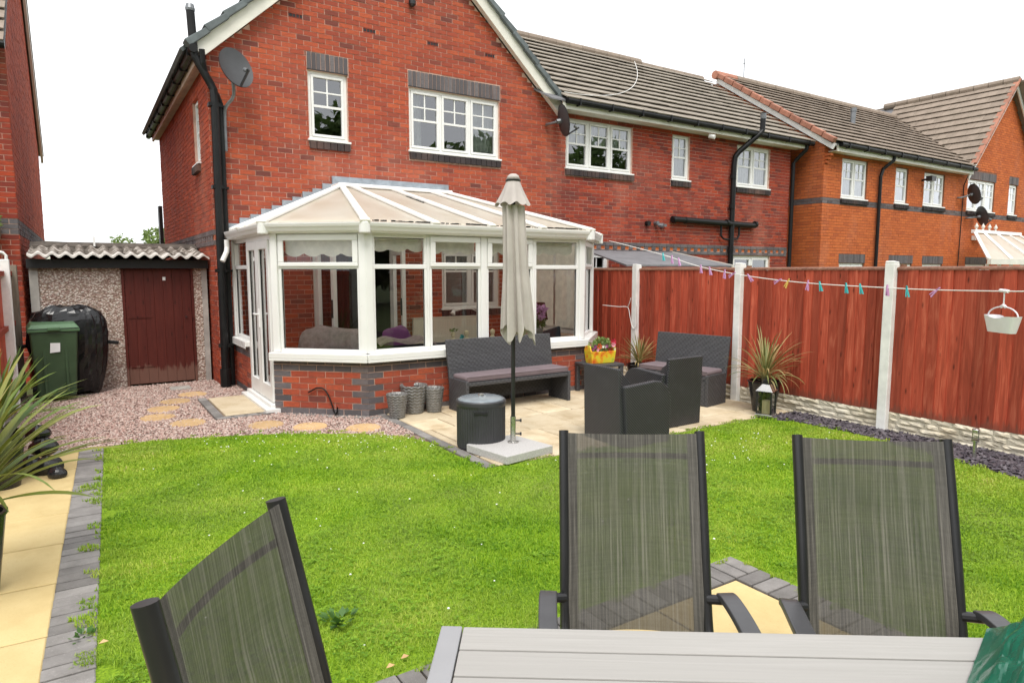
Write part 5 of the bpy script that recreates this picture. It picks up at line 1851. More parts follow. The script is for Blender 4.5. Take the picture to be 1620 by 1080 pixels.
m = MB(); m.hexa([(-.285, -.335, .978), (.285, -.335, .978), (.285, .33, .978), (-.285, .33, .978), (-.24, -.28, 1.035), (.24, -.28, 1.035), (.24, .28, 1.05), (-.24, .28, 1.05)])
lid = m.build('lid', M['bin_lid'], bn, local=True, bevel=.012)
MB().box(-.07, .07, -.35, -.32, .955, .995).build('lid_catch', M['bin_lid'], bn, local=True, bevel=.006)
MB().tube([(-.2, .34, 1.0), (.2, .34, 1.0)], .018, 8).build('handle', M['bin_green'], bn, local=True)
m = MB(); m.hexa([(-.055, -.292, .66), (.055, -.297, .67), (.055, -.290, .67), (-.055, -.285, .66), (-.045, -.302, .79), (.06, -.303, .785), (.06, -.295, .785), (-.045, -.295, .79)])
m.build('sticker', M['label_white'], bn, local=True)
for s in (-1, 1):
    MB().tube([(s * .2, .27, .10), (s * .26, .27, .10)], .10, 18).build('wheel', M['black_pipe'], bn, local=True)
    MB().box(s * .12 - .015, s * .12 + .015, -.285, -.25, .12, .9).build('rib', M['bin_green'], bn, local=True, bevel=.006)
# black cover over the barbecue
bq = thing('covered_barbecue', 'bulky shape under a shiny black plastic cover behind the green bin', 'barbecue', (-.18, 11.0, 0))
def hump(u, v):
    a = u * 2 * PI
    prof_ = [(.74, 0), (.80, .12), (.90, .35), (1.0, .62), (1.03, .82), (.98, 1.0), (.86, 1.12), (.60, 1.19), (.25, 1.215), (0, 1.22)]
    i = min(len(prof_) - 2, int(v * (len(prof_) - 1))); t = v * (len(prof_) - 1) - i
    r = prof_[i][0] * (1 - t) + prof_[i + 1][0] * t; z = prof_[i][1] * (1 - t) + prof_[i + 1][1] * t
    ex = .62
    cx_, sy_ = math.copysign(abs(math.cos(a)) ** ex, math.cos(a)), math.copysign(abs(math.sin(a)) ** ex, math.sin(a))
    rr_ = min(1, r * 1.0)
    q = Vector((cx_ * rr_ * 2.0 + 3, sy_ * rr_ * 2.0, z * 1.7))
    f = mathutils.noise.noise(q * 1.1) * .10 + (.5 - abs(mathutils.noise.noise(q * Vector((2.2, 2.2, 1.0)) if False else Vector((q.x * 1.9, q.y * 1.9, q.z * .9))))) * .14 + abs(mathutils.noise.noise(q * 3.1)) * .07
    k = r * (1 + f * (1 if v < .8 else .5) - .06)
    return (-.19 + .45 * k * cx_, 11.0 + .23 * k * sy_, .03 + z + (mathutils.noise.noise(q * 1.7) * .05 if v > .3 else .03 * math.sin(a * 4)))
m = MB(); m.grid(hump, 56, 24)
co = m.build('cover', M['black_sheet'], bq, smooth=False)
MB().beam((.27, 10.98, .72), (.40, 10.97, .70), .05, .05).build('side_handle', M['black_pipe'], bq, bevel=.01)
MB().beam((-.66, 10.98, .72), (-.76, 10.97, .70), .05, .05).build('side_handle', M['black_pipe'], bq, bevel=.01)

# ================================================================== SPIKY PLANTS
def cordyline(name, label, loc, n, L, spread, mat, pot, zpot, w=.035, seed=1, dead=.1, up=.6):
    rg = random.Random(seed)
    t = thing(name, label, 'plant', loc)
    pot(t, loc)
    m = MB()
    for i in range(n):
        a = rg.uniform(0, 2 * PI)
        el = rg.uniform(.08, 1.0) ** up * 1.45       # start elevation
        ln = L * rg.uniform(.6, 1.1)
        droop = rg.uniform(.35, 1.25) * spread * (1.35 - el * .6)
        ww = w * rg.uniform(.7, 1.15)
        p = Vector((loc[0] + .02 * math.cos(a), loc[1] + .02 * math.sin(a), loc[2] + zpot + rg.uniform(0, .10)))
        seg_ = 9; e = el
        side = Vector((-math.sin(a), math.cos(a), 0))
        tw = rg.uniform(-.5, .5)
        base = len(m.v)
        for k in range(seg_ + 1):
            s = k / seg_
            d = Vector((math.cos(a) * math.cos(e), math.sin(a) * math.cos(e), math.sin(e)))
            wk = ww * (.55 + .75 * s) * (1 - s ** 3.0) if s < 1 else 0.0
            nrm = d.cross(side)
            sv = side * math.cos(tw * s) + nrm * math.sin(tw * s)
            m.v += [tuple(p - sv * wk * .5), tuple(p + nrm * wk * -.12), tuple(p + sv * wk * .5)]
            p = p + d * (ln / seg_)
            e -= droop * (.35 + 1.3 * s) / seg_
        for k in range(seg_):
            b = base + k * 3
            m.f += [(b, b + 3, b + 4, b + 1), (b + 1, b + 4, b + 5, b + 2)]; m.m += [0, 0]
    m.build('leaves', M[mat], t)
    return t


def potter(r0, r1, h, mat, soil=True, square=False):
    def f(t, loc):
        MB().lathe(loc, [(r0, 0), (r1, h - .02), (r1 * 1.06, h - .015), (r1 * 1.06, h), (r1 * .93, h), (r1 * .90, h - .05)], 28, cap1=False).build('pot', M[mat], t, smooth=False)
        MB().lathe((loc[0], loc[1], loc[2] + h - .05), [(r1 * .92, 0), (.02, .015)], 20, cap0=False).build('soil', M['pot_dark'], t)
        MB().lathe((loc[0], loc[1], loc[2] + h - .06), [(.035, 0), (.03, .10), (.02, .16)], 10).build('stem', M['fence_old'], t)
    return f


cordyline('cordyline', 'large green cordyline in a black pot at the left edge of the path', (-.575, 4.36, .01), 80, .86, 1.0, 'cordy', potter(.11, .165, .44, 'black_pot'), .46, .055, 5)
cordyline('cordyline', 'darker spiky plant in a pot farther back along the left fence', (-.62, 6.5, .01), 100, .66, .8, 'cordy', potter(.12, .17, .44, 'black_pot'), .46, .035, 9)
cordyline('cordyline', 'spiky plant in a black pot in the patio corner by the conservatory', (6.93, 7.18, .01), 90, .46, 1.0, 'cordy_pale', potter(.12, .18, .33, 'black_pot'), .31, .022, 12, up=.9)
cordyline('cordyline', 'variegated cordyline in a black pot by the lantern against the fence', (6.95, 5.02, .01), 100, .62, 1.5, 'cordy_pale', potter(.13, .19, .38, 'black_pot'), .36, .026, 23, up=.95)
# dark polished rocks near the path end
for i, (x, y, z, s) in enumerate(((-.33, 6.75, .03, .11), (-.36, 6.95, .16, .10), (-.40, 7.05, .27, .09), (-.26, 6.55, .02, .07), (-.45, 6.8, .04, .11))):
    m = MB(); m.grid(lambda u, v: (x + s * math.cos(u * 2 * PI) * math.sin(v * PI) * (1 + .15 * math.sin(u * 13 + i)), y + s * .9 * math.sin(u * 2 * PI) * math.sin(v * PI), z + s * .8 * math.cos(v * PI) * (1 + .1 * math.sin(u * 19)) + s * .3), 14, 9)
    tag(m.build('dark_stone', M['black_pot']), ['glossy dark stone, lowest of the heap by the path end', 'glossy dark stone, middle of the heap by the path end', 'glossy dark stone, topmost of the heap by the path end', 'glossy dark stone, smallest and nearest in the heap by the path', 'glossy dark stone, leftmost of the heap by the path end'][i], 'stone', 'dark stones by the path end')

# ================================================================== PATIO FURNITURE
def lbox(t, name, x0, x1, y0, y1, z0, z1, mat, bev=.008, seg=2):
    return MB().box(x0, x1, y0, y1, z0, z1).build(name, M[mat], t, local=True, bevel=bev, seg=seg)


def lhex(t, name, pts, mat, bev=.008):
    return MB().hexa(pts).build(name, M[mat], t, local=True, bevel=bev)


def settee(name, label, loc, rz, L, cat='bench', D=.44):
    """local: x along the seat, front towards -y"""
    t = thing(name, label, cat, loc, rz)
    h = L / 2
    lbox(t, 'side_panel', -h, -h + .045, -D, -.01, 0, .40, 'rattan'); lbox(t, 'side_panel', h - .045, h, -D, -.01, 0, .40, 'rattan')
    lbox(t, 'seat_frame', -h + .046, h - .046, -D, -.01, .335, .385, 'rattan')
    if cat == 'loveseat':
        lbox(t, 'front_panel', -h + .046, h - .046, -D + .004, -D + .03, .01, .334, 'rattan')
    lhex(t, 'backrest', [(-h, -.09, .10), (h, -.09, .10), (h, -.045, .10), (-h, -.045, .10), (-h - .01, .03, .86), (h + .01, .03, .86), (h + .01, .065, .86), (-h - .01, .065, .86)], 'rattan')
    m = MB(); m.box(-h + .02, h - .02, -D + .01, -.07, .388, .455)
    c = m.build('seat_cushion', M['cushion'], t, local=True, bevel=.03, seg=3)
    pp = MB()
    for z in (.40, .445):
        pp.tube([(-h + .025, -D + .012, z), (h - .025, -D + .012, z)], .005, 6)
    pp.build('piping', M['cushion'], c, local=True)
    return t


settee('rattan_bench', 'long charcoal rattan bench with mauve cushion against the conservatory', (4.55, 7.245, .012), R(1.2), 1.60)
settee('rattan_loveseat', 'short charcoal rattan loveseat with mauve cushion against the fence', (6.88, 6.14, .012), R(-79), 1.08, 'loveseat', D=.48)


def tubchair(label, loc, rz):
    """local: faces +y; moulded armchair of weave-pattern panels"""
    t = thing('rattan_armchair', label, 'armchair', loc, rz, 'moulded rattan armchairs')
    lhex(t, 'backrest', [(-.29, -.05, 0), (.29, -.05, 0), (.29, 0, 0), (-.29, 0, 0), (-.27, -.085, .77), (.27, -.085, .77), (.27, -.04, .77), (-.27, -.04, .77)], 'rattan_d', .012)
    for s in (-1, 1):
        x0, x1 = (.26, .325) if s > 0 else (-.325, -.26)
        poly = [(.0, 0), (.56, 0), (.575, .40), (.555, .50), (.51, .57), (.44, .615), (.36, .628), (-.04, .60)]
        m = MB(); m.prism(poly, 0, x0, x1)
        m.build('arm_panel', M['rattan_d'], t, local=True, bevel=.012)
    lbox(t, 'seat', -.258, .258, .0, .53, .30, .36, 'rattan_d'); lbox(t, 'front_panel', -.258, .258, .50, .54, .06, .30, 'rattan_d')
    m = MB(); m.box(-.25, .25, .02, .53, .362, .42); m.build('seat_cushion', M['cushion'], t, local=True, bevel=.025, seg=3)
    return t


tubchair('charcoal moulded armchair facing the fence, nearest the dining chairs', (4.36, 4.97, .012), R(-91))
tubchair('charcoal moulded armchair facing the conservatory, beside the lawn edge', (5.50, 5.05, .012), R(1))
# side table with flower box
st_ = thing('side_table', 'low charcoal rattan side table under the flower box', 'table', (6.10, 7.12, .012), R(-8))
lbox(st_, 'top', -.27, .27, -.23, .23, .38, .42, 'rattan', .01)
for sx in (-1, 1):
    for sy in (-1, 1):
        lbox(st_, 'leg', sx * .235 - .028, sx * .235 + .028, sy * .195 - .028, sy * .195 + .028, 0, .379, 'rattan', .006)
fb = thing('flower_box', 'yellow and red painted flower box full of mixed blooms', 'flower box', (6.08, 7.08, .434), R(-8))
m = MB(); m.hexa([(-.185, -.08, 0), (.185, -.08, 0), (.185, .08, 0), (-.185, .08, 0), (-.205, -.10, .17), (.205, -.10, .17), (.205, .10, .17), (-.205, .10, .17)])
m.build('box', M['planter_yellow'], fb, local=True, bevel=.008)
for s in (-1, 1):
    q = MB(); q.prism([(-.09, .17), (.09, .17), (.06, .24), (0, .26), (-.06, .24)], 0, s * .20 - .008, s * .20 + .008); q.build('handle_end', M['planter_yellow'], fb, local=True)
q = MB(); leafmass(q, (0, 0, .23), (.22, .12, .09), 420, .015, .035); leafmass(q, (.02, 0, .31), (.13, .08, .06), 160, .015, .03); q.build('leaves', M['leaf_light'], fb, local=True)
cols = [((.55, .02, .06), 'crimson'), ((.80, .76, .68), 'white'), ((.22, .03, .16), 'plum'), ((.65, .10, .03), 'scarlet'), ((.75, .30, .40), 'pink')]
for ci, (c, nm) in enumerate(cols):
    mt = m_plain(nm + '_petal', c, .6, .15)
    for k in range([3, 8, 5, 3, 4][ci]):
        q = MB(); cx, cy, cz = rnd.uniform(-.2, .2), rnd.uniform(-.13, .02), rnd.uniform(.17, .30)
        r_ = [.034, .018, .022, .03, .025][ci] * rnd.uniform(.8, 1.2)
        for a in range(7):
            an = a * .9; v1 = Vector((math.cos(an), -.45, math.sin(an))).normalized() * r_
            v2 = Vector((math.cos(an + .7), -.45, math.sin(an + .7))).normalized() * r_
            q.quad([(cx, cy, cz), (cx + v1.x, cy + v1.y, cz + v1.z), (cx + v1.x * .8 + v2.x * .8, cy + v1.y + v2.y * .2, cz + v1.z * .8 + v2.z * .8), (cx + v2.x, cy + v2.y, cz + v2.z)])
        q.build('flower', mt, fb, local=True)
# three woven pots
for i, (x, y, r0, r1, h, l) in enumerate(((3.02, 7.12, .085, .125, .285, 'silver grey woven pot, front left of the three by the bench'), (3.30, 7.27, .11, .165, .345, 'silver grey woven pot, tallest of the three by the bench'), (3.53, 7.19, .085, .125, .30, 'silver grey woven pot, nearest the bench end'))):
    m = MB(); n = 120; rows = 54
    m.lathe((x, y, .012), [(r0 + (r1 - r0) * k / rows * 1.0, h * k / rows) for k in range(rows + 1)] + [(r1 * .94, h), (r1 * .9, h - .04)], n, cap1=False,
            wob=lambda a, z: 1 + .075 * abs(math.sin((z / h * 9 + .22 * math.sin(a * 14)) * PI)) - .04)
    t = thing('woven_pot', l, 'pot', (x, y, .012), 0, 'three woven pots by the bench')
    m.build('wall', M['silver_pot'], t, smooth=True)
    MB().lathe((x, y, h - .035), [(r1 * .92, 0), (.01, .0)], 20, cap0=False).build('soil', M['pot_dark'], t)
# cool-box table
cx, cy = 3.21, 5.50
cb_ = thing('cool_table', 'round charcoal drinks cooler table with clear lid by the parasol', 'cooler', (cx, cy, .012))
m = MB(); n = 72
n = 216
m.lathe((cx, cy, .012), [(.228, 0), (.235, .02), (.236, .40), (.238, .41), (.244, .43), (.244, .46), (.236, .47), (.22, .47)], n, wob=lambda a, z: 1 + (.012 * math.sin(a * 54) if .015 < z < .405 else 0))
m.build('drum', M['cooler'], cb_, smooth=False)
MB().lathe((cx, cy, .475), [(.23, 0), (.225, .015), (.18, .028), (.05, .035), (.001, .036)], 40).build('lid', M['cover_top'], cb_, smooth=True)
MB().lathe((cx, cy, .508), [(.03, 0), (.03, .02), (.0, .025)], 14).build('lid_knob', M['steel'], cb_)
hd = Vector((-cx, -cy, 0)).normalized(); sdv = Vector((hd.y, -hd.x, 0))
c0 = Vector((cx, cy, .385)) + hd * .236
MB().beam(c0 - sdv * .065, c0 + sdv * .065, .02, .022).build('hand_slot', M['lacquer_black'], cb_)
# parasol and base
bx, by = 3.31, 5.14
ba = thing('parasol_stand', 'pale granite slab base with steel tube holding the parasol', 'parasol base', (bx, by, .012), R(9))
m = MB(); m.box(-.29, .29, -.29, .29, 0, .075); m.build('slab', M['granite'], ba, local=True, bevel=.006)
tx, ty = 3.39, 5.20
MB().tube([(tx, ty, .085), (tx, ty, .34)], .026, 18).build('socket_tube', M['steel'], ba, smooth=False)
MB().lathe((tx, ty, .086), [(.055, 0), (.055, .008), (.028, .014)], 20).build('collar', M['steel'], ba)
for z in (.17, .30):
    MB().tube([(tx + .02, ty - .012, z), (tx + .06, ty - .035, z)], .008, 8).tube([(tx + .055, ty - .032, z), (tx + .07, ty - .041, z)], .016, 10).build('screw_knob', M['dark_metal'], ba)
pa = thing('parasol', 'folded taupe parasol standing in front of the conservatory', 'parasol', (tx, ty, .2))
MB().tube([(tx, ty, .30), (tx, ty, 2.56)], .020, 16).build('pole', M['dark_metal'], pa)
def canopy(u, v):
    a = u * 2 * PI
    z = 2.32 + (1.13 - 2.32) * v
    R0 = np.interp(v, [0, .15, .5, .8, 1], [.098, .10, .112, .138, .150])
    fold = .27 * math.sin(a * 9 + 1.1 * math.sin(v * 2.1) + .9 * math.sin(a)) + .12 * math.sin(a * 5 + 2 + v) + .06 * math.sin(a * 21 + 3 * v)
    r = R0 * (1 - .10 * v + fold * (.55 + .45 * v))
    zz = z + (.05 * math.sin(a * 8 + 2.2) + .05 * math.sin(a * 3) + .03 * math.sin(a * 13)) * v ** 5
    return (tx + r * math.cos(a + .12 * v) + .04 * v, ty + r * math.sin(a + .12 * v) * .85 - .02 * v, zz)
m = MB(); m.grid(canopy, 160, 40); m.build('canopy', M['parasol'], pa, smooth=True)
def vent(u, v):
    a = u * 2 * PI
    r = .062 + .088 * v ** 1.15
    r *= 1 + .10 * v * math.sin(a * 8) + .05 * v * math.sin(a * 3 + 1)
    return (tx + r * math.cos(a), ty + r * math.sin(a), 2.545 - .215 * v - .015 * v * math.sin(a * 8 + 1.4))
m = MB(); m.grid(vent, 96, 10); m.build('vent_cap', M['parasol'], pa, smooth=True)
MB().lathe((tx, ty, 2.54), [(.070, 0), (.072, .012), (.066, .016)], 20).build('band', M['dark_metal'], pa)
MB().lathe((tx, ty, 2.556), [(.066, 0), (.05, .035), (.03, .05), (0.001, .052)], 20).build('finial', M['parasol'], pa, smooth=True)

# lantern and stake light
ln = thing('lantern', 'black and steel candle lantern on the patio by the cordyline', 'lantern', (6.72, 4.82, .012), R(18))
ln.scale = (1.2, 1.2, 1.15); WM[ln.name] = WM[ln.name] @ Matrix.Diagonal((1.2, 1.2, 1.15, 1))
for sx in (-1, 1):
    for sy in (-1, 1):
        MB().box(sx * .068 - .007, sx * .068 + .007, sy * .068 - .007, sy * .068 + .007, .03, .265).build('corner_bar', M['dark_metal'], ln, local=True)
lbox(ln, 'base', -.085, .085, -.085, .085, 0, .03, 'steel', .006)
lhex(ln, 'roof', [(-.085, -.085, .265), (.085, -.085, .265), (.085, .085, .265), (-.085, .085, .265), (-.035, -.035, .335), (.035, -.035, .335), (.035, .035, .335), (-.035, .035, .335)], 'steel', .004)
lbox(ln, 'chimney', -.03, .03, -.03, .03, .336, .375, 'dark_metal', .004)
MB().tube([(.05 * math.cos(a), 0, .37 + .05 * math.sin(a)) for a in [PI * k / 10 for k in range(11)]], .004, 6).build('handle', M['dark_metal'], ln, local=True)
MB().lathe((0, 0, .03), [(.038, 0), (.038, .13), (.03, .135), (.001, .13)], 20).build('candle', M['candle'], ln, local=True)
for k in range(4):
    a = k * PI / 2; c_, s_ = math.cos(a), math.sin(a)
    MB().quad([(c_ * .067 - s_ * w_, s_ * .067 + c_ * w_, z) for w_, z in ((-.06, .03), (.06, .03), (.06, .265), (-.06, .265))]).build('pane', M['glass_clear'], ln, local=True)
sl = thing('stake_light', 'stainless steel solar stake light in the slate strip', 'garden light', (6.80, 2.66, 0))
MB().tube([(6.80, 2.66, 0), (6.80, 2.66, .17)], .016, 12).build('stem', M['steel'], sl)
MB().lathe((6.80, 2.66, .165), [(.03, 0), (.032, .01), (.032, .015)], 16).build('collar', M['steel'], sl)
MB().lathe((6.80, 2.66, .18), [(.028, 0), (.028, .075)], 16).build('lens', M['glass_clear'], sl)
MB().lathe((6.80, 2.66, .255), [(.032, 0), (.032, .022), (.028, .028)], 16).build('cap', M['steel'], sl)

# ================================================================== WASHING LINE
LP = [(7.02, 7.95, 2.20), (6.98, 6.83, 1.945), (7.0, 6.2, 1.765), (7.0, 5.42, 1.645), (7.0, 4.6, 1.575), (7.0, 3.7, 1.545), (6.85, 3.0, 1.535), (6.2, 2.30, 1.575), (5.9, 1.6, 1.62), (5.4, .3, 1.75)]
LP = [(6.98, 7.95, 2.19), (7.05, 6.9, 1.96), (7.1, 6.2, 1.775), (7.1, 5.42, 1.655), (7.1, 4.6, 1.58), (7.1, 3.7, 1.545), (7.05, 3.2, 1.535), (6.75, 2.52, 1.545), (6.6, 2.2, 1.56), (6.35, 1.2, 1.65)]


def crv(pts, n):
    out = []
    P = [Vector(p) for p in pts]
    for i in range(len(P) - 1):
        p0, p1, p2, p3 = P[max(0, i - 1)], P[i], P[i + 1], P[min(len(P) - 1, i + 2)]
        for k in range(n):
            t = k / n
            out.append(.5 * ((2 * p1) + (-p0 + p2) * t + (2 * p0 - 5 * p1 + 4 * p2 - p3) * t * t + (-p0 + 3 * p1 - 3 * p2 + p3) * t ** 3))
    out.append(P[-1])
    return out


lc = crv(LP, 6)
tag(MB().tube(lc, .0055, 6).build('washing_line', M['rope'], smooth=True), 'white washing line running from the conservatory gutter along the fence', 'washing line')


def line_at(y):
    for a, b in zip(lc, lc[1:]):
        if b.y <= y <= a.y:
            t = (a.y - y) / max(1e-6, a.y - b.y); return a.lerp(b, t)
    return lc[-1]


pm = {}
for c in ('peg_blue', 'peg_pink', 'peg_yellow'):
    m = MB()
    m.hexa([(-.005, -.006, -.055), (.005, -.006, -.055), (.005, -.001, -.055), (-.005, -.001, -.055), (-.005, -.004, .022), (.005, -.004, .022), (.005, .001, .022), (-.005, .001, .022)])
    m.hexa([(-.005, -.022, -.055), (.005, -.022, -.055), (.005, -.014, -.055), (-.005, -.014, -.055), (-.005, -.004, .018), (.005, -.004, .018), (.005, .002, .018), (-.005, .002, .018)])
    m.v = [(x * 1.7, y * 1.9 + .008, z * 1.5) for x, y, z in m.v]
    pm[c] = m.mesh('peg', M[c])
pegs = [(6.86, 'b', 0), (6.70, 'p', 5), (6.58, 'p', -6), (6.20, 'p', 4), (6.05, 'p', -5), (5.80, 'p', 12), (5.66, 'p', 70), (5.42, 'p', -30), (4.98, 'p', 75), (4.86, 'y', 35), (4.60, 'p', 15), (4.45, 'b', -4), (4.14, 'b', 3), (3.98, 'b', -3), (3.69, 'p', 6), (3.49, 'b', 2), (3.18, 'p', 55)]
pl = ['turquoise peg, the one closest to the conservatory', 'lilac peg just right of the turquoise one near the conservatory', 'lilac peg, third along the line from the conservatory', 'lilac peg, first one right of the store roof edge', 'lilac peg, second one right of the store roof edge', 'lilac peg just left of the second white post', 'lilac peg lying along the line at the second white post', 'lilac peg hanging askew right of the second white post', 'lilac peg lying along the line beside the yellow peg',
      'yellow peg, the only one on the line', 'lilac peg left of the three turquoise pegs', 'turquoise peg, left of the group of three', 'turquoise peg, middle of the group of three', 'turquoise peg, right of the group of three', 'lilac peg in front of the third white post', 'turquoise peg right of the third white post', 'lilac peg tilted, last before the basket']
for (y, c, tl), l in zip(pegs, pl):
    p = line_at(y)
    o = place(pm[{'b': 'peg_blue', 'p': 'peg_pink', 'y': 'peg_yellow'}[c]], 'clothes_peg', None, p, 0)
    o.rotation_euler = (R(tl), 0, R(rnd.uniform(-10, 10)))
    tag(o, l, 'clothes peg', 'pegs on the washing line')
# hanging peg basket
bp_ = line_at(2.50)
bk = thing('peg_basket', 'white plastic peg basket hanging from the washing line', 'basket', (bp_.x, bp_.y, 1.185), R(56))
m = MB(); nb = 40
def bsk(u, v):
    a = u * 2 * PI
    ex = .55
    sg = lambda x: math.copysign(abs(x) ** ex, x)
    dip = .018 * math.exp(-(math.cos(a) / .25) ** 2)
    zz = .0 + (.115 - dip) * v
    return ((.145 + .04 * v) * sg(math.cos(a)), (.045 + .022 * v) * sg(math.sin(a)), zz * 1.28)
m.grid(bsk, nb, 6); m.quad([bsk(k / nb, 0) for k in range(nb)])
m.build('bowl', M['basket'], bk, local=True, smooth=False)
MB().tube([(.182 * math.cos(a), 0, .14 + .085 * math.sin(a)) for a in [PI * k / 14 for k in range(15)]], .006, 8).build('handle', M['basket'], bk, local=True)
MB().tube([(0, 0, .22), (0, 0, bp_.z - 1.185)], .006, 8).tube([(-.03, 0, .222), (0, 0, .24), (.03, 0, .222)], .013, 8).tube([(-.045, 0, bp_.z - 1.185), (.055, 0, bp_.z - 1.18)], .015, 8).build('hook', M['basket'], bk, local=True)
q = MB()
for i in range(26):
    x, y = rnd.uniform(-.08, .08), rnd.uniform(-.025, .025); z = rnd.uniform(.008, .028); a = rnd.uniform(0, 3.1)
    q.beam((x - .03 * math.cos(a), y - .012 * math.sin(a), z), (x + .03 * math.cos(a), y + .012 * math.sin(a), z + .01), .010, .008)
q.build('pegs_inside', M['peg_blue'], bk, local=True)
# coil of line tied to the corner post
tag(MB().tube(crv([(6.95, 8.05, 1.18), (7.1, 7.85, 1.16), (7.2, 7.74, 1.15), (7.2, 7.68, 1.0), (7.19, 7.62, .86), (7.19, 7.56, .83), (7.19, 7.50, .95), (7.2, 7.53, 1.2)], 6), .0055, 6).tube(crv([(7.2, 7.74, 1.15), (7.2, 7.70, 1.22), (7.2, 7.67, 1.30)], 4), .0055, 6).build('spare_line', M['rope'], smooth=True), 'loose loop of white line tied by the corner fence post', 'rope')

# ================================================================== SATELLITE DISHES
def dish(name, label, loc, face, rw, rh, mat='dark_metal', lnb=True, pole=None):
    """face: direction the dish looks; rw, rh half sizes"""
    t = thing(name, label, 'satellite dish', loc)
    f = Vector(face).normalized(); sx = f.cross(Vector((0, 0, 1))).normalized(); up = sx.cross(f)
    c = Vector(loc)
    m = MB()
    for off in (0, -.012):
        m.grid(lambda u, v: c + sx * (rw * v * math.cos(u * 2 * PI)) + up * (rh * v * math.sin(u * 2 * PI)) + f * (.07 * v * v * (rw / .3) + off), 32, 7)
    m.build('reflector', M[mat], t, smooth=True)
    a = c - up * (rh * .93) + f * .06; b = c - up * (rh * .35) + f * (rw * 1.25) - up * rh * .25
    MB().beam(a, b, .022, .03).build('arm', M['dark_metal'], t)
    MB().tube([b - f * .03, b + (c - b).normalized() * .10], .032, 10).build('receiver', M['grey_metal'], t)
    k = MB(); k.tube([c - f * .01, c - f * .09], .05, 8)
    if pole:
        k.tube(crv([c - f * .08] + [Vector(p) for p in pole], 5), .024, 10)
    k.build('bracket', M['grey_metal'], t)
    return t


dish('satellite_dish', 'dark grey satellite dish on a bent pole at the house corner', (1.99, 10.28, 4.555), (.30, -.80, .30), .25, .30, 'dish', True, [(1.99, 10.38, 4.28), (1.97, 10.42, 4.18), (1.90, 10.48, 4.08), (1.88, 10.52, 3.95), (1.88, 10.54, 3.45)])
dish('satellite_dish', 'dark satellite dish seen edge-on below the gable foot', (7.84, 10.36, 4.56), (.93, -.28, .22), .27, .30, 'dish', True, [(7.70, 10.50, 4.52), (7.68, 10.62, 4.52)])
dish('satellite_dish', 'upper dark satellite dish on the orange house', (23.55, 9.80, 4.10), (.85, -.45, .25), .26, .32, 'dish', True, [(23.2, 9.95, 4.0), (23.15, 10.06, 4.0)])
dish('satellite_dish', 'lower dark satellite dish on the orange house', (24.2, 9.80, 3.45), (.80, -.52, .25), .27, .32, 'dish', True, [(23.85, 9.95, 3.4), (23.8, 10.06, 3.4)])

# ================================================================== DINING SET
def sweep(m, pts, w, h):
    """a flat bar of rectangular section along a path"""
    pts = [Vector(p) for p in pts]; b = len(m.v); k = len(pts)
    for i, p in enumerate(pts):
        t_ = (pts[min(i + 1, k - 1)] - pts[max(i - 1, 0)]).normalized(); s_ = t_.cross(Vector((0, 0, 1))).normalized(); u_ = s_.cross(t_)
        m.v += [tuple(p + s_ * (a * w / 2) + u_ * (c * h / 2)) for a, c in ((-1, -1), (1, -1), (1, 1), (-1, 1))]
    for i in range(k - 1):
        for j in range(4):
            m.f.append((b + i * 4 + j, b + i * 4 + (j + 1) % 4, b + (i + 1) * 4 + (j + 1) % 4, b + (i + 1) * 4 + j)); m.m.append(0)
    m.f += [(b, b + 3, b + 2, b + 1), tuple(b + (k - 1) * 4 + j for j in range(4))]; m.m += [0, 0]


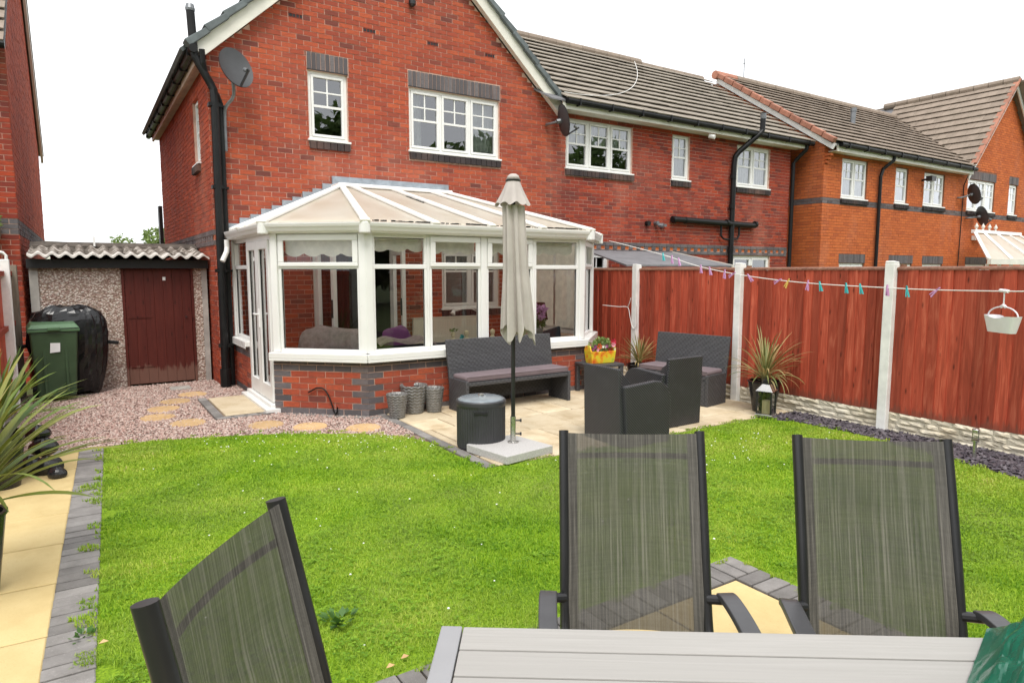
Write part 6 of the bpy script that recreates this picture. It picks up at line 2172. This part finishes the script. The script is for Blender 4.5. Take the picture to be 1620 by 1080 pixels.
def dining_chair(label, loc, rz, sc_=1.0, lean=.30):
    """local: back plane at y = 0 rising backwards (-y is behind), seat towards +y"""
    t = thing('dining_chair', label, 'chair', loc, rz, 'high-backed sling dining chairs')
    t.scale = (sc_, sc_, sc_); WM[t.name] = WM[t.name] @ Matrix.Scale(sc_, 4)
    W = .250; zt = 1.12
    def bk(z):      # back offset
        return -lean * (z - .42) ** 1.08 if z > .42 else 0.0
    for s in (-1, 1):
        pts = [(s * W, bk(zt), zt), (s * W, bk(.9), .9), (s * W, bk(.7), .7), (s * W, bk(.5), .5), (s * W, .03, .42), (s * W, .10, .395), (s * W, .42, .42), (s * W, .47, .40)]
        m = MB(); m.tube(crv(pts, 4), .0175, 14, flat=(1.4, (0, 1, 0))); fr_o = m.build('side_frame', M['dark_metal'], t, local=True, smooth=True)
        shade_auto(fr_o, 50)
        m = MB(); m.tube([(s * (W + .03), .46, .55), (s * (W + .03), .45, .40), (s * (W + .03), .50, .02)], .018, 12); m.build('leg', M['dark_metal'], t, local=True, smooth=False)
        m = MB(); m.tube([(s * (W + .03), .22, .40), (s * (W + .03), -.16, .02)], .018, 12); m.build('leg', M['dark_metal'], t, local=True)
        # flat curved arm with bracket to the back
        y0 = bk(.575) + .02
        ap = crv([(s * (W + .058), y0 + .0, .578), (s * (W + .062), y0 + .06, .588), (s * (W + .066), y0 + .22, .582), (s * (W + .06), .44, .56), (s * (W + .05), .50, .54)], 5)
        m = MB(); sweep(m, ap, .062, .024); a_ = m.build('armrest', M['arm_sky_sheen'], t, local=True, bevel=.006, seg=3)
        m = MB(); m.tube([(s * (W + .0), y0 - .005, .563), (s * (W + .055), y0 + .02, .572)], .017, 10); m.build('arm_bracket', M['dark_metal'], t, local=True)
    # sling: hollow across, wrapped round the frame
    def sl(u, v):
        z = zt - .005 - (zt - .44) * v
        x = (u - .5) * 2 * (W - .012)
        hollow = .055 * (1 - (2 * u - 1) ** 2) * (.35 + .65 * min(1, v * 2 + .25))
        sag = .012 * (1 - (2 * u - 1) ** 2) * (1 - v) ** 6
        return (x, bk(z) + .012 - hollow, z - sag)
    m = MB(); m.grid(sl, 30, 34); m.build('sling', M['sling'], t, local=True, smooth=True)
    def hem(u, v):
        p = sl(u, v * .085); return (p[0], p[1] - .003, p[2])
    def band(u, v):
        p = sl(u, .105 + .03 * v); return (p[0], p[1] - .0035, p[2])
    m = MB(); m.grid(band, 24, 2); m.build('cross_bar_band', M['sling_double'], t, local=True, smooth=True)
    for s in (-1, 1):
        m = MB(); m.grid(lambda u, v: (lambda p: (p[0], p[1] + .002, p[2]))(sl(.5 + s * (.5 - .075 * u), v)), 3, 24); m.build('sling_pocket', M['sling_double'], t, local=True, smooth=True)
    m = MB(); m.grid(lambda u, v: ((u - .5) * 2 * (W - .01), .02 + .42 * v, .425 - .035 * (1 - (2 * u - 1) ** 2)), 16, 12); m.build('seat_sling', M['sling'], t, local=True, smooth=True)
    m = MB(); m.tube([(-W, bk(1.04) - .052, 1.035), (0, bk(1.04) - .07, 1.035), (W, bk(1.04) - .052, 1.035)], .011, 8) if False else m.tube([(-W, .10, .385), (W, .10, .385)], .014, 10)
    m.build('stretcher', M['dark_metal'], t, local=True)
    return t


def chair_at(label, mid, ang, off=.217, sc_=1.0, lean=.30):
    """mid: middle of the top edge on plan; ang: heading the sitter faces"""
    fx_, fy_ = math.sin(R(ang)), math.cos(R(ang))      # heading clockwise from +Y
    return dining_chair(label, (mid[0] + fx_ * off, mid[1] + fy_ * off, .012), R(-ang), sc_, lean)


chair_at('high-backed grey sling chair in the middle, behind the table', (1.684, 1.781), 180 + 34.5)
chair_at('high-backed grey sling chair at right, behind the table', (2.337, 1.248), 180 + 40.5)
chair_at('high-backed grey sling chair at the left end, turned sideways', (.215, 1.44), 127.5, .150, 1.025, .215)

TBL = thing('dining_table', 'grey slatted dining table with metal frame in the foreground', 'table', (.80, 1.60, .012), R(-35.2))
# local x along the far edge, local -y towards the viewer
LT, WT = 1.90, .92
lbox(TBL, 'end_rail', 0, .062, -WT, .0, .672, .712, 'grey_rail' if 'grey_rail' in M else 'slat_end' if 'slat_end' in M else 'upvc_old', .004) if False else None
M['table_metal'] = m_plain('grey_powder_coat', (.30, .30, .31), .45, .06, 6)
lbox(TBL, 'end_rail', .0, .060, -WT, .004, .665, .708, 'table_metal', .004)
lbox(TBL, 'end_rail', LT - .06, LT, -WT, .004, .665, .708, 'table_metal', .004)
sw_ = .110
for k in range(8):
    y1 = -.002 - k * (sw_ + .006)
    lbox(TBL, 'slat', .064, LT - .064, y1 - sw_, y1, .68, .709 + rnd.uniform(-.0008, .0008), 'slat', .003)
lbox(TBL, 'apron', .064, LT - .064, -.06, -.03, .60, .679, 'table_metal', .003)
for lx in (.03, LT - .09):
    for ly in (-.09, -WT + .03):
        lbox(TBL, 'leg', lx, lx + .06, ly, ly + .06, 0, .664, 'table_metal', .004)
# crumpled green cover lying on the right end of the table
gc = MB()
def cov(u, v):
    x, y = u, v
    py = .03 - .60 * y; px = 1.50 + .85 * py + .55 * x
    e = min(1, x * 3.5) * min(1, (1 - x) * 4) * min(1, y * 4 + .18) * min(1, (1 - y) * 4 + .0)
    nz = mathutils.noise.noise((x * 3.3, y * 3.1, .5)) * .5 + abs(mathutils.noise.noise((x * 7.5, y * 6.2, 2.5))) * .55 + abs(mathutils.noise.noise((x * 15, y * 13, 7.5))) * .16
    ridge = .10 * max(0, 1 - abs(x * 1.2 - y * .9 - .25) * 5)
    z = .716 + e * (.07 + .25 * x + .15 * nz + ridge)
    return (px + .03 * nz, py + .03 * nz, z)
gc.grid(cov, 70, 70)
gco = gc.mesh('garden_cover', M['green_sheet'], False)
o = bpy.data.objects.new('garden_cover', gco); COL.objects.link(o)
o.location = (.80, 1.60, .012); o.rotation_euler = (0, 0, R(-35.2))
tag(o, 'crumpled shiny green vinyl cover lying on the table corner', 'cover')

# ================================================================== GRASS
def inpoly(x, y, poly):
    r = np.zeros(len(x), bool); n = len(poly); j = n - 1
    for i in range(n):
        xi, yi = poly[i]; xj, yj = poly[j]
        c = ((yi > y) != (yj > y)) & (x < (xj - xi) * (y - yi) / (yj - yi + 1e-12) + xi)
        r ^= c; j = i
    return r


def lawn_grass():
    N = 700000
    x = nrg.uniform(-.22, 6.95, N); y = nrg.uniform(.4, 7.62, N)
    wob = .04 * np.sin(x * 23 + 3 * np.sin(y * 9)) + .035 * np.sin(y * 31 + x * 11) + .03 * np.sin(y * 67)
    wob = wob + np.where(x < .25, .045 * np.sin(y * 5.3 + 1) + .04 * np.sin(y * 13.7) + .03 * np.sin(y * 3.1 + 2), 0)
    k = inpoly(x + wob, y + wob, LAWN)
    dist = np.hypot(x, y)
    # keep what the picture can show, denser close by
    ang = np.degrees(np.arctan2(x, y))
    k &= (ang > -8) & (ang < 76)
    pr = np.clip((3.6 / np.maximum(dist, 2.4)) ** 1.25, .22, 1)
    k &= nrg.uniform(0, 1, N) < pr
    x, y, dist = x[k], y[k], dist[k]; n = len(x)
    ins = inpoly(x, y, LAWN)
    patch = .5 + .5 * np.sin(x * 1.7 + 2 * np.sin(y * 1.3)) * np.sin(y * 2.1 + 1.5 * np.sin(x * .9))
    tuft = .5 + .5 * np.sin(x * 9 + 3 * np.sin(y * 7)) * np.sin(y * 11 + 2 * np.sin(x * 6))
    ln = nrg.uniform(.013, .030, n) * (.7 + .5 * tuft) * (.85 + .3 * patch)
    wd = nrg.uniform(.0016, .0030, n) * np.clip(dist / 3.2, 1, 2.6)
    a = nrg.uniform(0, 2 * np.pi, n); lean = np.abs(nrg.normal(.55, .38, n))
    dx, dy = np.cos(a), np.sin(a); sx, sy = -dy, dx
    z0 = np.where(ins, -.002, .008)
    ln = np.where(x < .12, ln * 1.35, ln)
    h1 = ln * .55; r1 = h1 * np.tan(np.clip(lean * .6, 0, 1.1)) * .8
    h2 = ln * np.clip(1.05 - .45 * lean, .35, 1); r2 = ln * np.clip(lean, 0, 1.2)
    V = np.empty((n, 5, 3), np.float32)
    V[:, 0] = np.stack([x - sx * wd, y - sy * wd, z0], 1); V[:, 1] = np.stack([x + sx * wd, y + sy * wd, z0], 1)
    V[:, 2] = np.stack([x + dx * r1 + sx * wd * .8, y + dy * r1 + sy * wd * .8, h1 + z0], 1); V[:, 3] = np.stack([x + dx * r1 - sx * wd * .8, y + dy * r1 - sy * wd * .8, h1 + z0], 1)
    V[:, 4] = np.stack([x + dx * r2, y + dy * r2, h2 + z0], 1)
    b = (np.arange(n) * 5)[:, None]
    loops = np.concatenate([b + np.array([0, 1, 2, 3]), b + np.array([3, 2, 4])], 1).astype(np.int32)
    me = bpy.data.meshes.new('grass')
    me.vertices.add(n * 5); me.vertices.foreach_set('co', V.ravel())
    me.loops.add(n * 7); me.loops.foreach_set('vertex_index', loops.ravel())
    me.polygons.add(n * 2)
    ls = (np.arange(n) * 7)[:, None] + np.array([0, 4]); lt = np.tile(np.array([4, 3]), n)
    me.polygons.foreach_set('loop_start', ls.astype(np.int32).ravel()); me.polygons.foreach_set('loop_total', lt.astype(np.int32))
    me.materials.append(M['grass']); me.update(calc_edges=True)
    at = me.attributes.new('rnd', 'FLOAT', 'POINT')
    big = np.sin(x * .9 + 1.3 * np.sin(y * .8 + 1)) * np.sin(y * 1.15 + 1.1 * np.sin(x * 1.2)); fine = np.sin(x * 5.1 + 2.2 * np.sin(y * 3.7)) * np.sin(y * 4.3 + 2.5 * np.sin(x * 2.9))
    rv = np.clip(nrg.beta(2.0, 2.2, n) * .68 + .22 * (patch - .5) + .17 * big + .17 * fine + .12 * (tuft - .5) + .14, 0, 1)
    at.data.foreach_set('value', np.repeat(rv, 5).astype(np.float32))
    o = bpy.data.objects.new('grass', me); COL.objects.link(o)
    return stuff(o, 'bright green mown grass of the lawn', 'grass')


lawn_grass()
# clover and plantain leaves mixed into the turf
q = MB(); k = 0
cl_ = [(rnd.uniform(.1, 6.4), rnd.uniform(2.5, 6.9), rnd.uniform(.08, .26)) for _ in range(46)] + [(rnd.uniform(.0, 1.3), rnd.uniform(2.6, 4.2), rnd.uniform(.06, .16)) for _ in range(22)] + [(rnd.uniform(3.3, 5.5), rnd.uniform(1.2, 3.2), rnd.uniform(.06, .16)) for _ in range(14)]
for (x0, y0, rr) in cl_:
    for _ in range(int(rr * 330)):
        x, y = x0 + rnd.gauss(0, rr), y0 + rnd.gauss(0, rr * .7)
        if not inpoly(np.array([x]), np.array([y]), LAWN)[0]:
            continue
        z = rnd.uniform(.010, .028); a0 = rnd.uniform(0, 6.28)
        for l3 in range(3):
            a = a0 + l3 * 2.09; s = rnd.uniform(.006, .012) * (1.35 if y < 3.6 else 1); c, sn = math.cos(a), math.sin(a)
            q.quad([(x, y, z), (x + c * s - sn * s * .55, y + sn * s + c * s * .55, z + .003), (x + c * s * 1.5, y + sn * s * 1.5, z + rnd.uniform(-.003, .005)), (x + c * s + sn * s * .55, y + sn * s - c * s * .55, z + .003)])
stuff(q.build('clover', M['clover']), 'patches of darker clover leaves in the lawn', 'clover')
# clover heads and daisies
q = MB()
k = 0
while k < 230:
    if rnd.random() < .65:
        x, y = rnd.choice([(1.5, 6.9), (2.3, 6.35), (5.2, 4.2), (4.0, 4.4), (2.6, 6.0), (4.6, 3.9)]); x += rnd.gauss(0, .38); y += rnd.gauss(0, .22)
    else:
        x, y = rnd.uniform(.2, 6.6), rnd.uniform(2.6, 7.3)
    if not inpoly(np.array([x]), np.array([y]), LAWN)[0]:
        continue
    s = rnd.uniform(.004, .008); z = rnd.uniform(.016, .030)
    q.lathe((x, y, z), [(s, 0), (s * .7, s * .5), (0.0005, s * .6)], 6); k += 1
stuff(q.build('daisies', M['daisy']), 'small white clover and daisy heads dotted over the lawn', 'daisies')
# broad-leaved weeds in the turf and along the path edge
for i, (x, y, n, s, l) in enumerate(((.98, 3.05, 30, .055, 'broad-leaved weed in the lawn right of the sideways chair'), (-.09, 3.55, 16, .035, 'small weed growing over the path edging at left'))):
    m = MB()
    for k in range(n):
        a = rnd.uniform(0, 6.28); L = s * rnd.uniform(.6, 1.3); e = rnd.uniform(.15, 1.0); r0 = rnd.uniform(.2, 1.3) * s
        b = Vector((x + math.cos(a) * r0, y + math.sin(a) * r0, .01 + .02 * rnd.random()))
        d = Vector((math.cos(a) * math.cos(e), math.sin(a) * math.cos(e), math.sin(e))); sd_ = Vector((-math.sin(a), math.cos(a), 0)) * L * .32
        m.quad([b, b + d * L * .5 + sd_, b + d * L, b + d * L * .5 - sd_])
    tag(m.build('weed', M['weed']), l, 'weed')
# fallen leaves
for i, (x, y, l) in enumerate(((1.10, 2.56, 'dry orange leaf on the grass edge by the table'), (1.02, 2.53, 'dry brown leaf on the paving edge by the table'), (-.01, 3.42, 'dry orange leaf on the path edging'))):
    m = MB(); m.quad([(x - .02, y, .03), (x, y - .012, .036), (x + .022, y + .004, .03), (x, y + .014, .04)])
    tag(m.build('dry_leaf', M['step_stone']), l, 'leaf')
